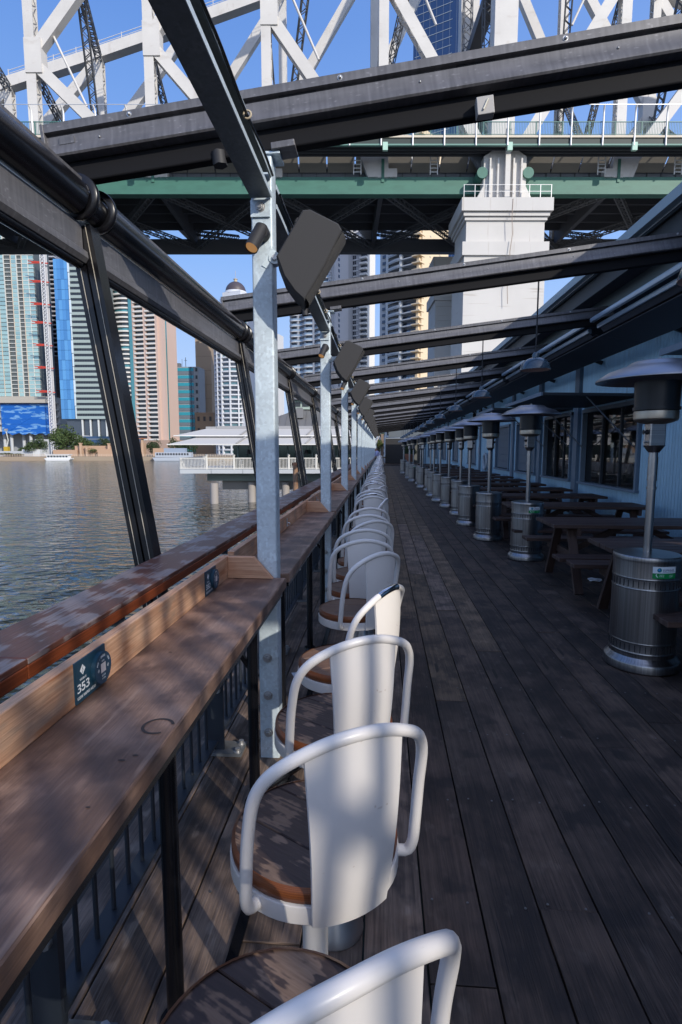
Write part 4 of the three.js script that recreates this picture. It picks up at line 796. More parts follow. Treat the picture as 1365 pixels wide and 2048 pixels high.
// A: pale green glass apartments above a wrapped podium
{
  const d = 360, o = tower('apartment_tower', 'pale green glass apartment tower above a blue wrapped podium', 'tower', 22, d), H = py2h(440, d) - gv, y0 = py2h(793, d) - gv;
  const ga = glass(.38, .55, .53, .1), gb = glass(.30, .46, .46, .12), slab = matte(.62, .63, .60), dk = matte(.09, .11, .12), fin = matte(.62, .52, .43);
  part('core', bx(44, H - y0, 18), dk, o, [0, (H + y0) / 2, -10]);
  const cols = [-21, -17.3, -13.6, -9.2, -5, -1, 3.2, 7.6, 11, 14.2, 18, 21.5], n = 42, fh = (H - y0) / n;
  for (let c = 0; c < cols.length - 1; c++) {
    const w = cols[c + 1] - cols[c], rec = [2, 6, 8].includes(c), zc = .045 * (Math.abs(cols[c] + w / 2)) ** 1.5 * -.25;
    for (let i = 0; i < n; i += 2) { const g = gcache['A' + w.toFixed(2) + rec] ??= merge([0, 1].map(k => tr(bx(w - .35, fh - (rec ? 1.3 : .45), .3), 0, (k + .5) * fh, rec ? -1.6 : 0))); part('window_bay', g, (i + c) % 3 ? ga : gb, o, [cols[c] + w / 2, y0 + i * fh, zc]); }
    part('fin', bx(.35, H - y0, .8), c % 2 ? fin : slab, o, [cols[c], (H + y0) / 2, zc + .1]);
  }
  stack(n + 1, i => part('floor_slab', bx(43.4, .35, 2.4), slab, o, [0, y0 + i * fh, -1.6]));
  part('transfer_band', bx(52, 4, 18), matte(.42, .39, .34), o, [4, y0 - 2.2, -6]);
  for (let k = 0; k < 7; k++) part('column', cyl(.7, .7, 7, 10), matte(.5, .5, .5), o, [-18 + k * 7.5, y0 - 7.5, -2]);
  const yb = py2h(806, d) - gv, ye = py2h(862, d) - gv;
  part('podium_core', bx(60, yb - ye, 20), matte(.5, .49, .46), o, [2, (yb + ye) / 2, -12]);
  stack(5, k => part('podium_slab', bx(60, .6, 22), matte(.5, .49, .46), o, [2, ye + k * (yb - ye) / 4, -11]));
  const wrapM = std([1, 1, 1], .5, 0, { map: tex(256, 128, 34, 13, (u, v) => { const k = ss(.52, .60, fb(u, v, 6, 10, 4, 1101)), f = (v * 4 % 1) < .06 ? .8 : 1; return mix([.06, .36, .70], [.42, .60, .80], k).map(x => x * f); }) });
  const wrap = (x0, x1, dip) => { const n2 = 16, pts = []; for (let i = 0; i <= n2; i++) pts.push([x0 + (x1 - x0) * i / n2, ye - 1.2 - dip * (.5 + .5 * Math.sin(i * 1.9 + x0))]); pts.push([x1, yb - .4], [x0, yb - .4]); const g = extrude(pts, .2); const p = g.attributes.position; for (let i = 0; i < p.count; i++) p.setZ(i, p.getZ(i) + .3 * Math.sin(p.getX(i) * .8) + .25 * Math.sin(p.getY(i) * .9)); g.computeVertexNormals(); return mUV(g); };
  part('scaffold_wrap', wrap(-30, -10.5, 1.3), wrapM, o, [0, 0, .6]); part('scaffold_wrap', wrap(-4.5, 30, 1.5), wrapM, o, [0, 0, .6]);
  for (let k = 0; k < 10; k++) part('ground_column', cyl(1, 1, ye, 12), matte(.46, .48, .5), o, [-26 + k * 6.3, ye / 2, -3 - (k % 2) * 3]);
  part('ground_wall', bx(56, ye, 1), matte(.32, .34, .37), o, [0, ye / 2, -14]);
}
// builders' hoist mast with red ties
{
  const d = 352, o = tower('hoist_mast', 'white lattice hoist mast with red wall ties beside the glass tower', 'hoist', 109, d), H = py2h(500, d) - gv, g = [], w = 1.3;
  const wm = matte(.75, .75, .76, .5); for (const i of [-1, 1]) for (const j of [-1, 1]) g.push(tr(bx(.3, H, .3), i * w, H / 2, j * w)); part('mast_frame', merge(g), wm, o);
  const z = []; for (let y = 2; y < H; y += 2.2) { z.push(bar(V(-w, y, w), V(w, y + 2.2, w), .28), bar(V(w, y, w), V(-w, y + 2.2, w), .22)); } part('lacing', merge(z), wm, o);
  part('mast_core', bx(w * 1.6, H, .5), matte(.5, .5, .52), o, [0, H / 2, -w]);
  for (const y of [525, 563, 608, 645, 690, 735, 783]) { const yy = py2h(y, d) - gv; const p = part('wall_tie', merge([bar(V(-9, .8, 0), V(3, -.7, 0), .5), bar(V(-9, -.6, 0), V(3, -.4, 0), .35), bar(V(-5, .9, 0), V(-3, -.5, 0), .3), bar(V(-7, .2, 0), V(-2, .1, 0), 1.0, .2)]), std([.5, .05, .03], .6), o, [0, yy, .6]); }
}
// B: grey tower with dark balconies, brown foot
{
  const d = 400, o = tower('balcony_tower', 'slim grey and white tower with dark balconies behind the hoist mast', 'tower', 108, d), H = py2h(440, d) - gv, yb = py2h(712, d) - gv;
  part('core', bx(17, H, 14), matte(.22, .23, .27), o, [-.5, H / 2, -8]); part('brown_block', bx(19, yb, 15), matte(.10, .075, .07), o, [1.5, yb / 2, -7]);
  part('white_pier', bx(4.2, H - yb, 1.5), matte(.62, .60, .62), o, [.4, (H + yb) / 2, -.6]); part('blue_grey_pier', bx(3.2, H - yb, 1.2), matte(.20, .20, .25), o, [-6.2, (H + yb) / 2, -.8]);
  const n = 30, fh = (H - yb) / n; stack(n, i => { part('balcony', bx(4.6, .6, 3), matte(.50, .51, .55), o, [6.2, yb + i * fh, 0]); part('window_band', bx(4.2, fh - 1.0, .4), glass(.05, .06, .09), o, [6.2, yb + (i + .55) * fh, -1.2]); part('window', bx(.8, 1.6, .2), matte(.07, .07, .09), o, [1.8, yb + (i + .5) * fh, .2]); });
  stack(14, i => part('brown_band', bx(19.2, .7, .3), matte(.16, .12, .11), o, [1.5, 4 + i * (yb - 4) / 14, .7]));
}
// C: office slab, blue glass flank and banded front
{
  const d = 345, o = tower('office_tower', 'office tower with blue glass flank and pale banded window rows', 'tower', 186, d, .0), H = py2h(517, d) - gv, y0 = py2h(838, d) - gv;
  part('core', bx(31, H - y0, 20), matte(.16, .19, .2), o, [-1.6, (H + y0) / 2, -11]);
  const bl = [glass(.10, .30, .60, .08), glass(.13, .36, .66, .1), glass(.08, .25, .52, .1)];
  const rows = 16, ph = (H - y0) / rows; for (let i = 0; i < rows; i++) for (let c = 0; c < 4; c++) part('blue_glass_panel', bx(2.05, ph - .15, .3), bl[(i * 3 + c * 2 + (i >> 1)) % 3], o, [-17.3 + c * 2.1, y0 + (i + .5) * ph, -.2 - c * .25 * 0]);
  part('white_edge', (() => { const g = []; for (let i = 0; i < 12; i++) g.push(tr(bx(.7 + (i % 3) * .25, (H - y0) / 12 - .3, .6), -9.1 - (i % 2) * .1, y0 + (i + .5) * (H - y0) / 12, .1)); return merge(g); })(), glass(.7, .78, .8, .2), o);
  const n = 29, fh = (H - y0) / n; const wm = glass(.045, .055, .07), sp = matte(.32, .39, .38);
  stack(n, i => { const f = part('spandrel', bx(23.4, fh * .52, .6), sp, o, [2.9, y0 + (i + .28) * fh, 0]); const g = gcache.cw ??= merge(Array.from({ length: 15 }, (_, k) => tr(bx(1.25, fh * .44, .2), -10.6 + k * 1.52, fh * .48, 0))); part('window_row', g, wm, f, [0, 0, -.05]); });
  const lg = glass(.42, .50, .52, .08); stack(10, i => part('mirror_glass', bx(5.6, (H - y0) / 10 - .2, .3), lg, o, [11.9, y0 + (i + .5) * (H - y0) / 10, .5]));
  for (let k = 0; k < 5; k++) part('column', bx(.9, y0 - 7, .9), matte(.6, .62, .62), o, [-6 + k * 5, (y0 - 7) / 2 + 7, -1]);
  part('lobby_glass', bx(30, y0, 12), glass(.08, .10, .13, .15), o, [-1, y0 / 2, -8]);
  const pod = tower('podium_building', 'low dark blue glass building at the office tower foot', 'building', 215, 325); part('block', bx(30, 11, 14), glass(.05, .10, .20), pod, [0, 5.5, -7]); stack(3, i => part('floor_line', bx(30.1, .35, .2), matte(.25, .27, .3), pod, [0, 3 + i * 3.2, .05])); part('white_wing', bx(9, 5, 8), matte(.6, .6, .62), pod, [-18, 9, -4]); part('dark_base', bx(44, 5, 9), matte(.07, .07, .08), pod, [-4, 2.5, -6]);
}
// D: pink beige apartments with balconies
{
  const d = 350, o = tower('pink_apartment_tower', 'pink beige apartment tower with stacked white balconies and rounded corner', 'tower', 283, d, -.20), H = py2h(568, d) - gv, y0 = py2h(880, d) - gv, n = 34, fh = (H - y0) / n;
  const pk = matte(.56, .42, .36), wh = matte(.66, .64, .61), dk = glass(.06, .075, .085), tl = glass(.10, .30, .33, .1);
  part('wall', bx(32, H, 16), pk, o, [1.5, H / 2, -9.2]); part('rounded_bay', cyl(8.6, 8.6, H - y0 - 2, 24), pk, o, [-10.6, (H + y0) / 2, -8.4]);
  part('roof_block', bx(18, 4.5, 10), pk, o, [2, H + 2, -9]);
  const slabC = gcache.dsl ??= new THREE.CylinderGeometry(10.0, 10.0, .55, 24, 1, false, Math.PI * 1.12, Math.PI * 1.05);
  const slabArc = gcache.dsa ??= cyl(10.0, 10.0, .9, 28);
  stack(n, i => {
    const y = y0 + i * fh;
    part('balcony', slabArc, wh, o, [-10.6, y + .2, -8.4]); part('window_band', cyl(8.75, 8.75, fh - 1.3, 20), i % 4 ? dk : tl, o, [-10.6, y + fh * .6, -8.4]);
    for (const x of [1.7, 9.6]) { part('balcony', bx(6.4, 1.0, 2.4), wh, o, [x, y + .3, 0]); part('window_band', bx(6.0, fh - 1.25, .4), dk, o, [x, y + fh * .62, -1.05]); }
  });
  for (const [x, w, m] of [[-3.6, 2.2, tl], [-1.8, 1.3, pk], [5.6, 1.5, pk], [13.4, 1.3, pk]]) part('pier', bx(w, H - y0, 2.2), m, o, [x, (H + y0) / 2, -.4]);
  part('window_strip', bx(1.2, H - y0, .3), tl, o, [17.55, (H + y0) / 2, -4], [0, Math.PI / 2, 0]);
  part('base', bx(40, y0, 20), matte(.42, .30, .24), o, [0, y0 / 2, -9]);
}
// E: teal banded office block
{
  const d = 380, o = tower('teal_office_block', 'grey office block with bright teal glass bands', 'office block', 377, d, -.06), H = py2h(733, d) - gv, n = 12, fh = H / n;
  part('wall', bx(16.6, H, 14), matte(.27, .30, .33), o, [0, H / 2, -8]);
  const t1 = glass(.07, .46, .60, .12), gr = matte(.30, .33, .37);
  stack(n, i => { part('teal_band', bx(13.2, fh * .42, .4), t1, o, [-1.7, (i + .62) * fh, -.8]); part('grey_band', bx(13.2, fh * .42, .3), glass(.24, .30, .36, .2), o, [-1.7, (i + .2) * fh, -.85]); part('window', bx(1.2, fh * .45, .3), matte(.04, .05, .06), o, [6.9, (i + .6) * fh, -.85]); });
  part('dark_joint', bx(.3, H, .4), matte(.05, .05, .06), o, [3.2, H / 2, -.7]);
  part('roof_plant', merge([tr(bx(3, 3, 3), -4, 1.5, 0), tr(bx(.3, 7, .3), 1, 3.5, 0), tr(bx(.2, 6, .2), -1.5, 3, 0), tr(bx(2, .2, .2), 1, 5, 0)]), matte(.16, .17, .19), o, [-3, H, -6]);
}
// F: plain brown tower and old stone building at its foot
{
  const d = 400, o = tower('brown_tower', 'plain brown slab tower behind the teal office block', 'tower', 412, d), H = py2h(655, d) - gv; part('shaft', bx(11, H, 12), matte(.36, .27, .19), o, [0, H / 2, -6]); stack(8, i => part('joint', bx(11.05, .15, .1), matte(.18, .13, .09), o, [0, H * (i + 1) / 9, .02]));
  const q = tower('stone_building', 'old brown stone building with small windows under the brown tower', 'building', 411, 375), Hq = py2h(826, 375) - gv; part('wall', bx(12.5, Hq, 10), matte(.24, .17, .115), q, [0, Hq / 2, -5]); part('cornice', bx(13.2, .7, 10.6), matte(.28, .2, .14), q, [0, Hq, -5]); for (let k = 0; k < 3; k++) for (const y of [.88, .6]) part('window', bx(1.5, 3.0, .3), matte(.04, .04, .045), q, [-4 + k * 4, Hq * y - .5, .02]);
}
// G: white domed tower with curved balconies
{
  const d = 345, o = tower('domed_tower', 'white apartment tower with curved balconies and dark dome', 'tower', 456, d, -.42), H = py2h(612, d) - gv, n = 32, fh = H / n;
  const wh = matte(.62, .64, .68), dk = glass(.06, .075, .10), teal = glass(.12, .22, .25);
  part('core', cyl(11.2, 11.2, H, 32), wh, o, [-1, H / 2, -11]); part('flank', bx(8, H, 10), wh, o, [9.5, H / 2, -9]); part('glass_strip', bx(1.5, H * .98, .3), teal, o, [12.2, H / 2, -3.8]);
  const arc = gcache.gar ??= cyl(12.6, 12.6, .8, 36), win = cyl(11.45, 11.45, fh - 1.5, 32);
  stack(n, i => { part('balcony', arc, wh, o, [-1, i * fh + .4, -11]); part('window_band', win, i % 3 ? dk : teal, o, [-1, i * fh + fh * .6, -11]); });
  for (const a of [-.95, -.45, -.12, .35, .75, 1.1]) part('pier', bx(.8, H, 1.8), wh, o, [-1 + 12.0 * Math.sin(a), H / 2, -11 + 12.0 * Math.cos(a)], [0, a, 0]);
  part('crown', merge([tr(bx(13, 9, 12), 3, 4.5, -9), tr(cyl(8.5, 8.5, 6, 28), -1, 3, -11), tr(cyl(9.6, 10.5, 1.6, 28), 6, 5, -10)]), wh, o, [0, H, 0]);
  for (const x of [-1, 2]) part('crown_window', bx(2, 3.2, .3), dk, o, [x, H + 4.2, -2.9]);
  part('dome_drum', cyl(6.6, 7.2, 1.6, 32), wh, o, [1.5, H + 9.6, -10]);
  part('dome', new THREE.SphereGeometry(6.3, 32, 14, 0, 6.2832, 0, Math.PI / 2), matte(.075, .06, .07, .5), o, [1.5, H + 10.3, -10]);
  part('lantern', merge([tr(cyl(1.0, 1.1, 1.6, 12), 0, .8, 0), tr(cyl(1.3, 1.3, .3, 12), 0, 1.7, 0), tr(cyl(.09, .09, 5, 6), 0, 4.2, 0)]), matte(.5, .42, .3), o, [1.5, H + 16.4, -10]);
}
// K and others behind the post
{
  const d = 410, o = tower('pale_balcony_tower', 'pale tower with stepped balconies behind the white domed tower', 'tower', 525, d, -.3), H = py2h(668, d) - gv, n = 26, fh = H / n; part('wall', bx(25, H, 12), matte(.55, .56, .58), o, [0, H / 2, -7]);
  stack(n, i => { for (const x of [-9, -1.5, 8.5]) part('balcony', bx(5.5, .9, 2), matte(.66, .66, .66), o, [x, i * fh + .4, 0]); part('window_band', bx(24, fh - 1.4, .3), glass(.07, .09, .12), o, [0, (i + .6) * fh, -.9]); });
}
// H1: curved balcony tower
{
  const d = 300, o = tower('curved_balcony_tower', 'grey tower with wavy white balconies behind the first loudspeaker', 'tower', 622, d, -.55), H = py2h(440, d) - gv, n = 44, fh = H / n;
  const wl = matte(.42, .43, .46), wh = matte(.62, .63, .66), dk = glass(.06, .08, .12);
  part('wall', bx(26, H, 20), wl, o, [1, H / 2, -11]); part('flank', bx(13, H, 1), matte(.5, .5, .53), o, [14.4, H / 2, -8], [0, Math.PI / 2, 0]);
  const slab = gcache.hsl ??= (() => { const s = new THREE.Shape(); s.moveTo(-13, -3); for (let i = 0; i <= 26; i++) { const x = -13 + i; s.lineTo(x, 1.1 + .8 * Math.sin(i * .72)); } s.lineTo(13, -3); const g = new THREE.ExtrudeGeometry(s, { depth: .35, bevelEnabled: false }); g.rotateX(Math.PI / 2); g.translate(0, .35, 0); return g; })();
  stack(n, i => { const b = part('balcony', slab, wh, o, [0, i * fh, -.5]); part('balcony_rail', gcache.hr2 ??= (() => { const s = new THREE.Shape(), L = []; for (let i2 = 0; i2 <= 26; i2++) L.push([-13 + i2, 1.05 + .8 * Math.sin(i2 * .72)]); L.forEach((p, k) => k ? s.lineTo(p[0], p[1]) : s.moveTo(p[0], p[1])); L.reverse().forEach(p => s.lineTo(p[0], p[1] - .1)); const g = new THREE.ExtrudeGeometry(s, { depth: .95, bevelEnabled: false }); g.rotateX(Math.PI / 2); g.translate(0, .95, 0); return g; })(), glass(.30, .38, .46, .15), b, [0, .35, 0]); part('window_band', bx(25, fh - 1.3, .3), dk, o, [0, (i + .55) * fh, -.85]); });
  for (const x of [-12.6, -8, -3.2, 2.2, 7.4, 12.2]) part('pier', bx(1.2, H, 1.4), wl, o, [x, H / 2, -.7]);
  stack(n, i => part('flank_window', bx(1.3, 1.5, .2), dk, o, [15, (i + .5) * fh, -5], [0, Math.PI / 2, 0]));
}
// H2: gridded grey and white tower
{
  const d = 310, o = tower('gridded_tower', 'grey and white tower with grids of small square windows and lit white balconies', 'tower', 706, d, -.42), H = py2h(420, d) - gv, n = 46, fh = H / n;
  const wl = matte(.44, .44, .46), wh = matte(.74, .72, .68), dk = glass(.04, .05, .07);
  part('wall', bx(12, H, 12), wl, o, [-2, H / 2, -6.5]); part('white_bay', bx(4.4, H, 11), wh, o, [6, H / 2, -6.5]); part('edge_pier', bx(1.2, H, 1), matte(.5, .5, .52), o, [-7.6, H / 2, -.6]);
  const wg = gcache.h2w ??= merge([-4.6, -3.6, .1, 1.1].flatMap(x => [.55, 1.45].map(y => tr(bx(.75, .7, .2), x, y, 0))));
  stack(n, i => { part('window_group', wg, dk, o, [0, i * fh + .4, -.42]); part('band', bx(9, .5, .4), matte(.72, .72, .72), o, [-1.6, i * fh, -.4]); part('balcony', bx(4.0, 1.0, 2.2), wh, o, [6, i * fh + .4, 0]); part('balcony_window', bx(3.4, fh - 1.3, .3), dk, o, [6, (i + .6) * fh, -.9]); });
}
// I: cream tower, curved shaded side and sunlit flank
{
  const d = 250, o = tower('cream_tower', 'cream tower with curved balconies and sunlit blank flank beside the pier', 'tower', 812, d, -.66), H = py2h(262, d) - gv, n = 48, fh = H / n;
  const cr = matte(.72, .58, .40), bl = matte(.46, .48, .50), dk = glass(.06, .08, .12), rail = glass(.34, .44, .55, .15);
  part('flank_wall', bx(1.2, H, 24), cr, o, [5.6, H / 2, -13.4]);
  part('core', bx(22, H, 20), matte(.40, .41, .43), o, [-6, H / 2, -13.5]);
  const arcG = gcache.iar ??= (() => { const s = new THREE.Shape(); s.moveTo(-18, -4); for (let i = 0; i <= 12; i++) { const t = i / 12; s.lineTo(-18 + 14 * t, -4 + 5.5 * Math.sin(t * 1.4)); } s.lineTo(2.6, 1.6); s.lineTo(2.6, -4); const g = new THREE.ExtrudeGeometry(s, { depth: .45, bevelEnabled: false }); g.rotateX(Math.PI / 2); g.translate(0, .45, 0); return g; })();
  stack(n, i => {
    const y = i * fh; const b = part('balcony', arcG, bl, o, [0, y, -1.5]);
    part('parapet', gcache.ipa ??= (() => { const s = new THREE.Shape(), L = []; for (let k = 0; k <= 12; k++) { const t = k / 12; L.push([-18 + 14 * t, -4 + 5.5 * Math.sin(t * 1.4)]); } L.forEach((p, k) => k ? s.lineTo(p[0], p[1]) : s.moveTo(p[0], p[1])); L.reverse().forEach(p => s.lineTo(p[0] + .15, p[1] - .3)); const g = new THREE.ExtrudeGeometry(s, { depth: 1.0, bevelEnabled: false }); g.rotateX(Math.PI / 2); g.translate(0, 1, 0); return g; })(), bl, b, [0, .3, 0]);
    part('glass_rail', gcache.igr ??= merge(Array.from({ length: 6 }, (_, k) => tr(bx(1.3, 1.0, .12), -3 + k * 1.5, .9, 0))), rail, b, [0, 0, -1.45]);
    part('window_band', bx(20, fh - 1.6, .3), dk, o, [-5.5, y + fh * .55, -3.3]);
    if (i > 8) part('corner_balcony', bx(4.2, .5, 4.2), cr, o, [4.4, y + .2, -1.0]);
  });
  for (const x of [-12.5, -4.2, 4.6]) part('pier', bx(1.2, H, 1.6), x > 0 ? cr : bl, o, [x, H / 2, x < -10 ? -3.2 : -1.2]);
  for (let i = 0; i < n; i += 1) for (const z of [-8.2, -17]) if ((i * 7 + z * 3) % 4 !== 0) part('flank_window', bx(1.3, .6, .1), matte(.42, .38, .34), o, [6.22, (i + .5) * fh, z], [0, Math.PI / 2, 0]);
}
// J: tall blue glass tower far behind
{
  const d = 520, o = tower('blue_glass_tower', 'tall dark blue glass tower rising behind the bridge', 'tower', 858, d, -.5), H = py2h(-140, d) - gv, n = 40, fh = H / 66;
  part('shaft', bx(42, H, 42), glass(.035, .075, .17, .1), o, [0, H / 2, -21]);
  const ln = matte(.42, .48, .54, .4); for (let i = 24; i < 66; i++) part('floor_line', bx(33, .35, .3), ln, o, [-3 + (i % 2) * .8, i * fh, .1]);
  const vg = []; for (let k = 0; k < 7; k++) vg.push(tr(bx(.25, H * .75, .2), -18 + k * 6, H * .62, .05)); part('mullions', merge(vg), matte(.16, .2, .28, .4), o);
  const sg = []; for (let k = 0; k < 13; k++) sg.push(tr(bx(.2, H * .75, .2), 21.1, H * .62, -2 - k * 3.2)); for (let i = 24; i < 66; i++) sg.push(tr(bx(.2, .25, 41), 21.1, i * fh, -21)); part('flank_grid', merge(sg), matte(.42, .47, .53, .4), o);
  part('flank_glass', bx(.1, H, 41.6), glass(.12, .17, .26, .1), o, [21.02, H / 2, -21]);
}
// ---------- trees ----------
const leafM = [[.045, .075, .022], [.06, .095, .028], [.035, .06, .022], [.085, .11, .03]].map(c => new THREE.MeshPhysicalMaterial({ color: lin(...c), roughness: .9, side: THREE.DoubleSide }));
function crownGeo(rx, ry, rz, n, ls, seedK) {
  const pos = []; let sd = seedK; const r = () => { sd = (sd * 16807) % 2147483647; return sd / 2147483647; };
  const clumps = Array.from({ length: 11 }, () => { const a = r() * 6.283, e = r() * 2 - 1, q = .35 + .55 * r(); return [Math.cos(a) * Math.sqrt(1 - e * e) * q, e * q, Math.sin(a) * Math.sqrt(1 - e * e) * q, .28 + .28 * r()]; });
  for (let i = 0; i < n; i++) {
    const c = clumps[Math.floor(r() * clumps.length)]; const a = r() * 6.283, e = r() * 2 - 1, q = Math.cbrt(r()) * c[3], k = Math.sqrt(1 - e * e);
    const p = V((c[0] + Math.cos(a) * k * q) * rx, (c[1] + e * q) * ry, (c[2] + Math.sin(a) * k * q) * rz);
    const u = V(r() - .5, r() - .5, r() - .5).normalize().multiplyScalar(ls * (.6 + .8 * r())), w = V(r() - .5, r() - .5, r() - .5).cross(u).normalize().multiplyScalar(ls * .5);
    pos.push(p.x - u.x, p.y - u.y, p.z - u.z, p.x + w.x, p.y + w.y, p.z + w.z, p.x + u.x, p.y + u.y, p.z + u.z, p.x - u.x, p.y - u.y, p.z - u.z, p.x + u.x, p.y + u.y, p.z + u.z, p.x - w.x, p.y - w.y, p.z - w.z);
  }
  const g = new THREE.BufferGeometry(); g.setAttribute('position', new THREE.Float32BufferAttribute(pos, 3)); g.computeVertexNormals(); return g;
}
const bark = matte(.10, .075, .055, .9);
const crowns = [crownGeo(1, 1, 1, 1500, .075, 11), crownGeo(1, 1, 1, 1500, .075, 77), crownGeo(1, 1, 1, 1300, .085, 301)];
function tree(label, px, d, w, top, k, m, group = 'trees along the far bank') {
  const H = py2h(top, d) - gv, rx = 1.35 * w / 1100 * d / 2, o = tower('broadleaf_tree', label, 'tree', px, d, rnd() * 6, group);
  const g = [rod(V(0, 0, 0), V(.1, H * .55, 0), .32, 8, .2)]; for (let i = 0; i < 4; i++) { const a = i * 1.6 + rnd(); g.push(rod(V(.1, H * .4, 0), V(Math.cos(a) * rx * .6, H * .72, Math.sin(a) * rx * .6), .16, 6, .06)); }
  part('trunk', merge(g), bark, o); const c = part('crown', crowns[k], leafM[m], o, [0, H * .56, 0]); c.scale.set(rx, H * .56, rx);
}
for (const [px, d, w, top, k, m, l] of [[75, 276, 34, 872, 0, 0, 'dark palm like tree at the foot of the wrapped podium'], [128, 292, 52, 858, 1, 1, 'broad green tree at the foot of the hoist mast'], [150, 300, 50, 864, 2, 0, 'dense green tree behind the broad tree by the hoist'], [172, 284, 40, 874, 0, 1, 'green tree standing beside the white river boat'], [205, 300, 30, 878, 1, 2, 'dark tree in front of the low blue glass building'], [190, 278, 30, 895, 2, 3, 'yellow green shrub above the quay wall near the boat'], [310, 285, 30, 884, 1, 2, 'dark conical tree at the foot of the pink tower'], [325, 288, 20, 893, 0, 2, 'small dark tree beside the pink tower entrance'], [22, 272, 34, 905, 2, 3, 'low yellow green hedge on the quay by the building site'], [355, 300, 30, 876, 0, 2, 'dark tree beside the pavilion roof edge'], [380, 290, 26, 882, 1, 2, 'dark tree seen under the pavilion awning'], [232, 290, 26, 880, 2, 2, 'dark tree behind the raking post on the far bank'], [50, 280, 20, 895, 1, 1, 'small tree left of the palm like tree on the quay'], [345, 276, 16, 898, 2, 1, 'small green shrub on the quay near the pavilion']]) tree(l, px, d, w, top, k, m);
// ---------- low things on the far bank ----------
{
  const o = tower('sandstone_terrace', 'stepped sandstone terrace wall with arches on the far quay', 'terrace', 190, 272);
  for (const [x, w, h, z] of [[-16, 12, 3.2, -4], [-2, 20, 5.2, -6], [8, 14, 3.6, -2], [20, 6, 6.6, -5], [33, 10, 4, -3]]) part('wall', bx(w, h, 3), matte(.46, .30, .20), o, [x, h / 2, z]);
  for (const [x, h] of [[-8, 6.4], [-5, 5], [6, 6.2], [17, 8.5], [22.6, 8.5]]) { const c = part('pillar', bx(1.0, h, 1.0), matte(.5, .34, .23), o, [x, h / 2, -2.4]); part('cap', bx(1.4, .4, 1.4), matte(.5, .34, .23), c, [0, h / 2, 0]); }
  part('roof', merge([tr(bx(8, .4, 4), 20, 8.8, -3)]), matte(.4, .16, .08), o);
}
{
  const o = tower('river_boat', 'white cabin boat moored at the far quay', 'boat', 118, 262); const wh = matte(.72, .73, .73, .4);
  o.position.y = WL;
  part('hull', extrude([[-6.2, .9], [-5.4, 0], [5.2, 0], [6, .9], [6, 1.3], [-6.4, 1.3]], 3.4, .1), wh, o); part('cabin', bx(10.2, 1.5, 2.9), wh, o, [-.2, 2.0, 0]); part('roof', cb(11.4, .3, 3.5, .08), wh, o, [-.2, 3.0, 0]);
  for (let k = 0; k < 7; k++) part('window', bx(1.0, .8, .1), matte(.03, .04, .05, .2), o, [-4.4 + k * 1.42, 2.1, 1.47]);
}
{
  const o = tower('site_cabin', 'white site cabin and grey hoarding below the wrapped podium', 'cabin', 25, 272); part('cabin', bx(9, 3.4, 4), matte(.6, .62, .64), o, [8, 1.7, -4]); part('hoarding', bx(30, 2.6, .3), matte(.45, .47, .5), o, [-6, 1.3, -2]); part('tower_wall', bx(5, 8.5, 4), matte(.62, .63, .65), o, [10.4, 4.2, -8]);
  const l = tower('boom_lift', 'yellow boom lift working under the podium', 'boom lift', 14, 285); part('base', bx(2.2, 3.6, 2), std([.5, .34, .03], .5), l, [0, 3, 0]); part('boom', merge([bar(V(0, 4.5, 0), V(1, 8, 0), .4), bar(V(1, 8, 0), V(.2, 13, 0), .35)]), matte(.6, .6, .55), l); part('basket', bx(1.4, 1.1, 1), matte(.3, .3, .3), l, [.2, 13.4, 0]);
}
{
  const o = tower('moored_ferry', 'pale grey ferry with rows of dark windows by the far quay', 'ferry', 345, 262); o.position.y = WL; const m = matte(.42, .46, .52, .5);
  part('hull', extrude([[-9, 1.6], [-8, 0], [10, 0], [10, 1.8]], 4, .1), m, o); part('lower_cabin', bx(17, 2.2, 3.8), m, o, [.8, 2.9, 0]); part('upper_cabin', bx(10, 2.0, 3.4), matte(.3, .36, .46, .5), o, [1.5, 5.0, 0]); for (let k = 0; k < 12; k++) part('window', bx(.8, .9, .1), matte(.03, .03, .04, .3), o, [-6.6 + k * 1.3, 3.2, 1.93]);
}
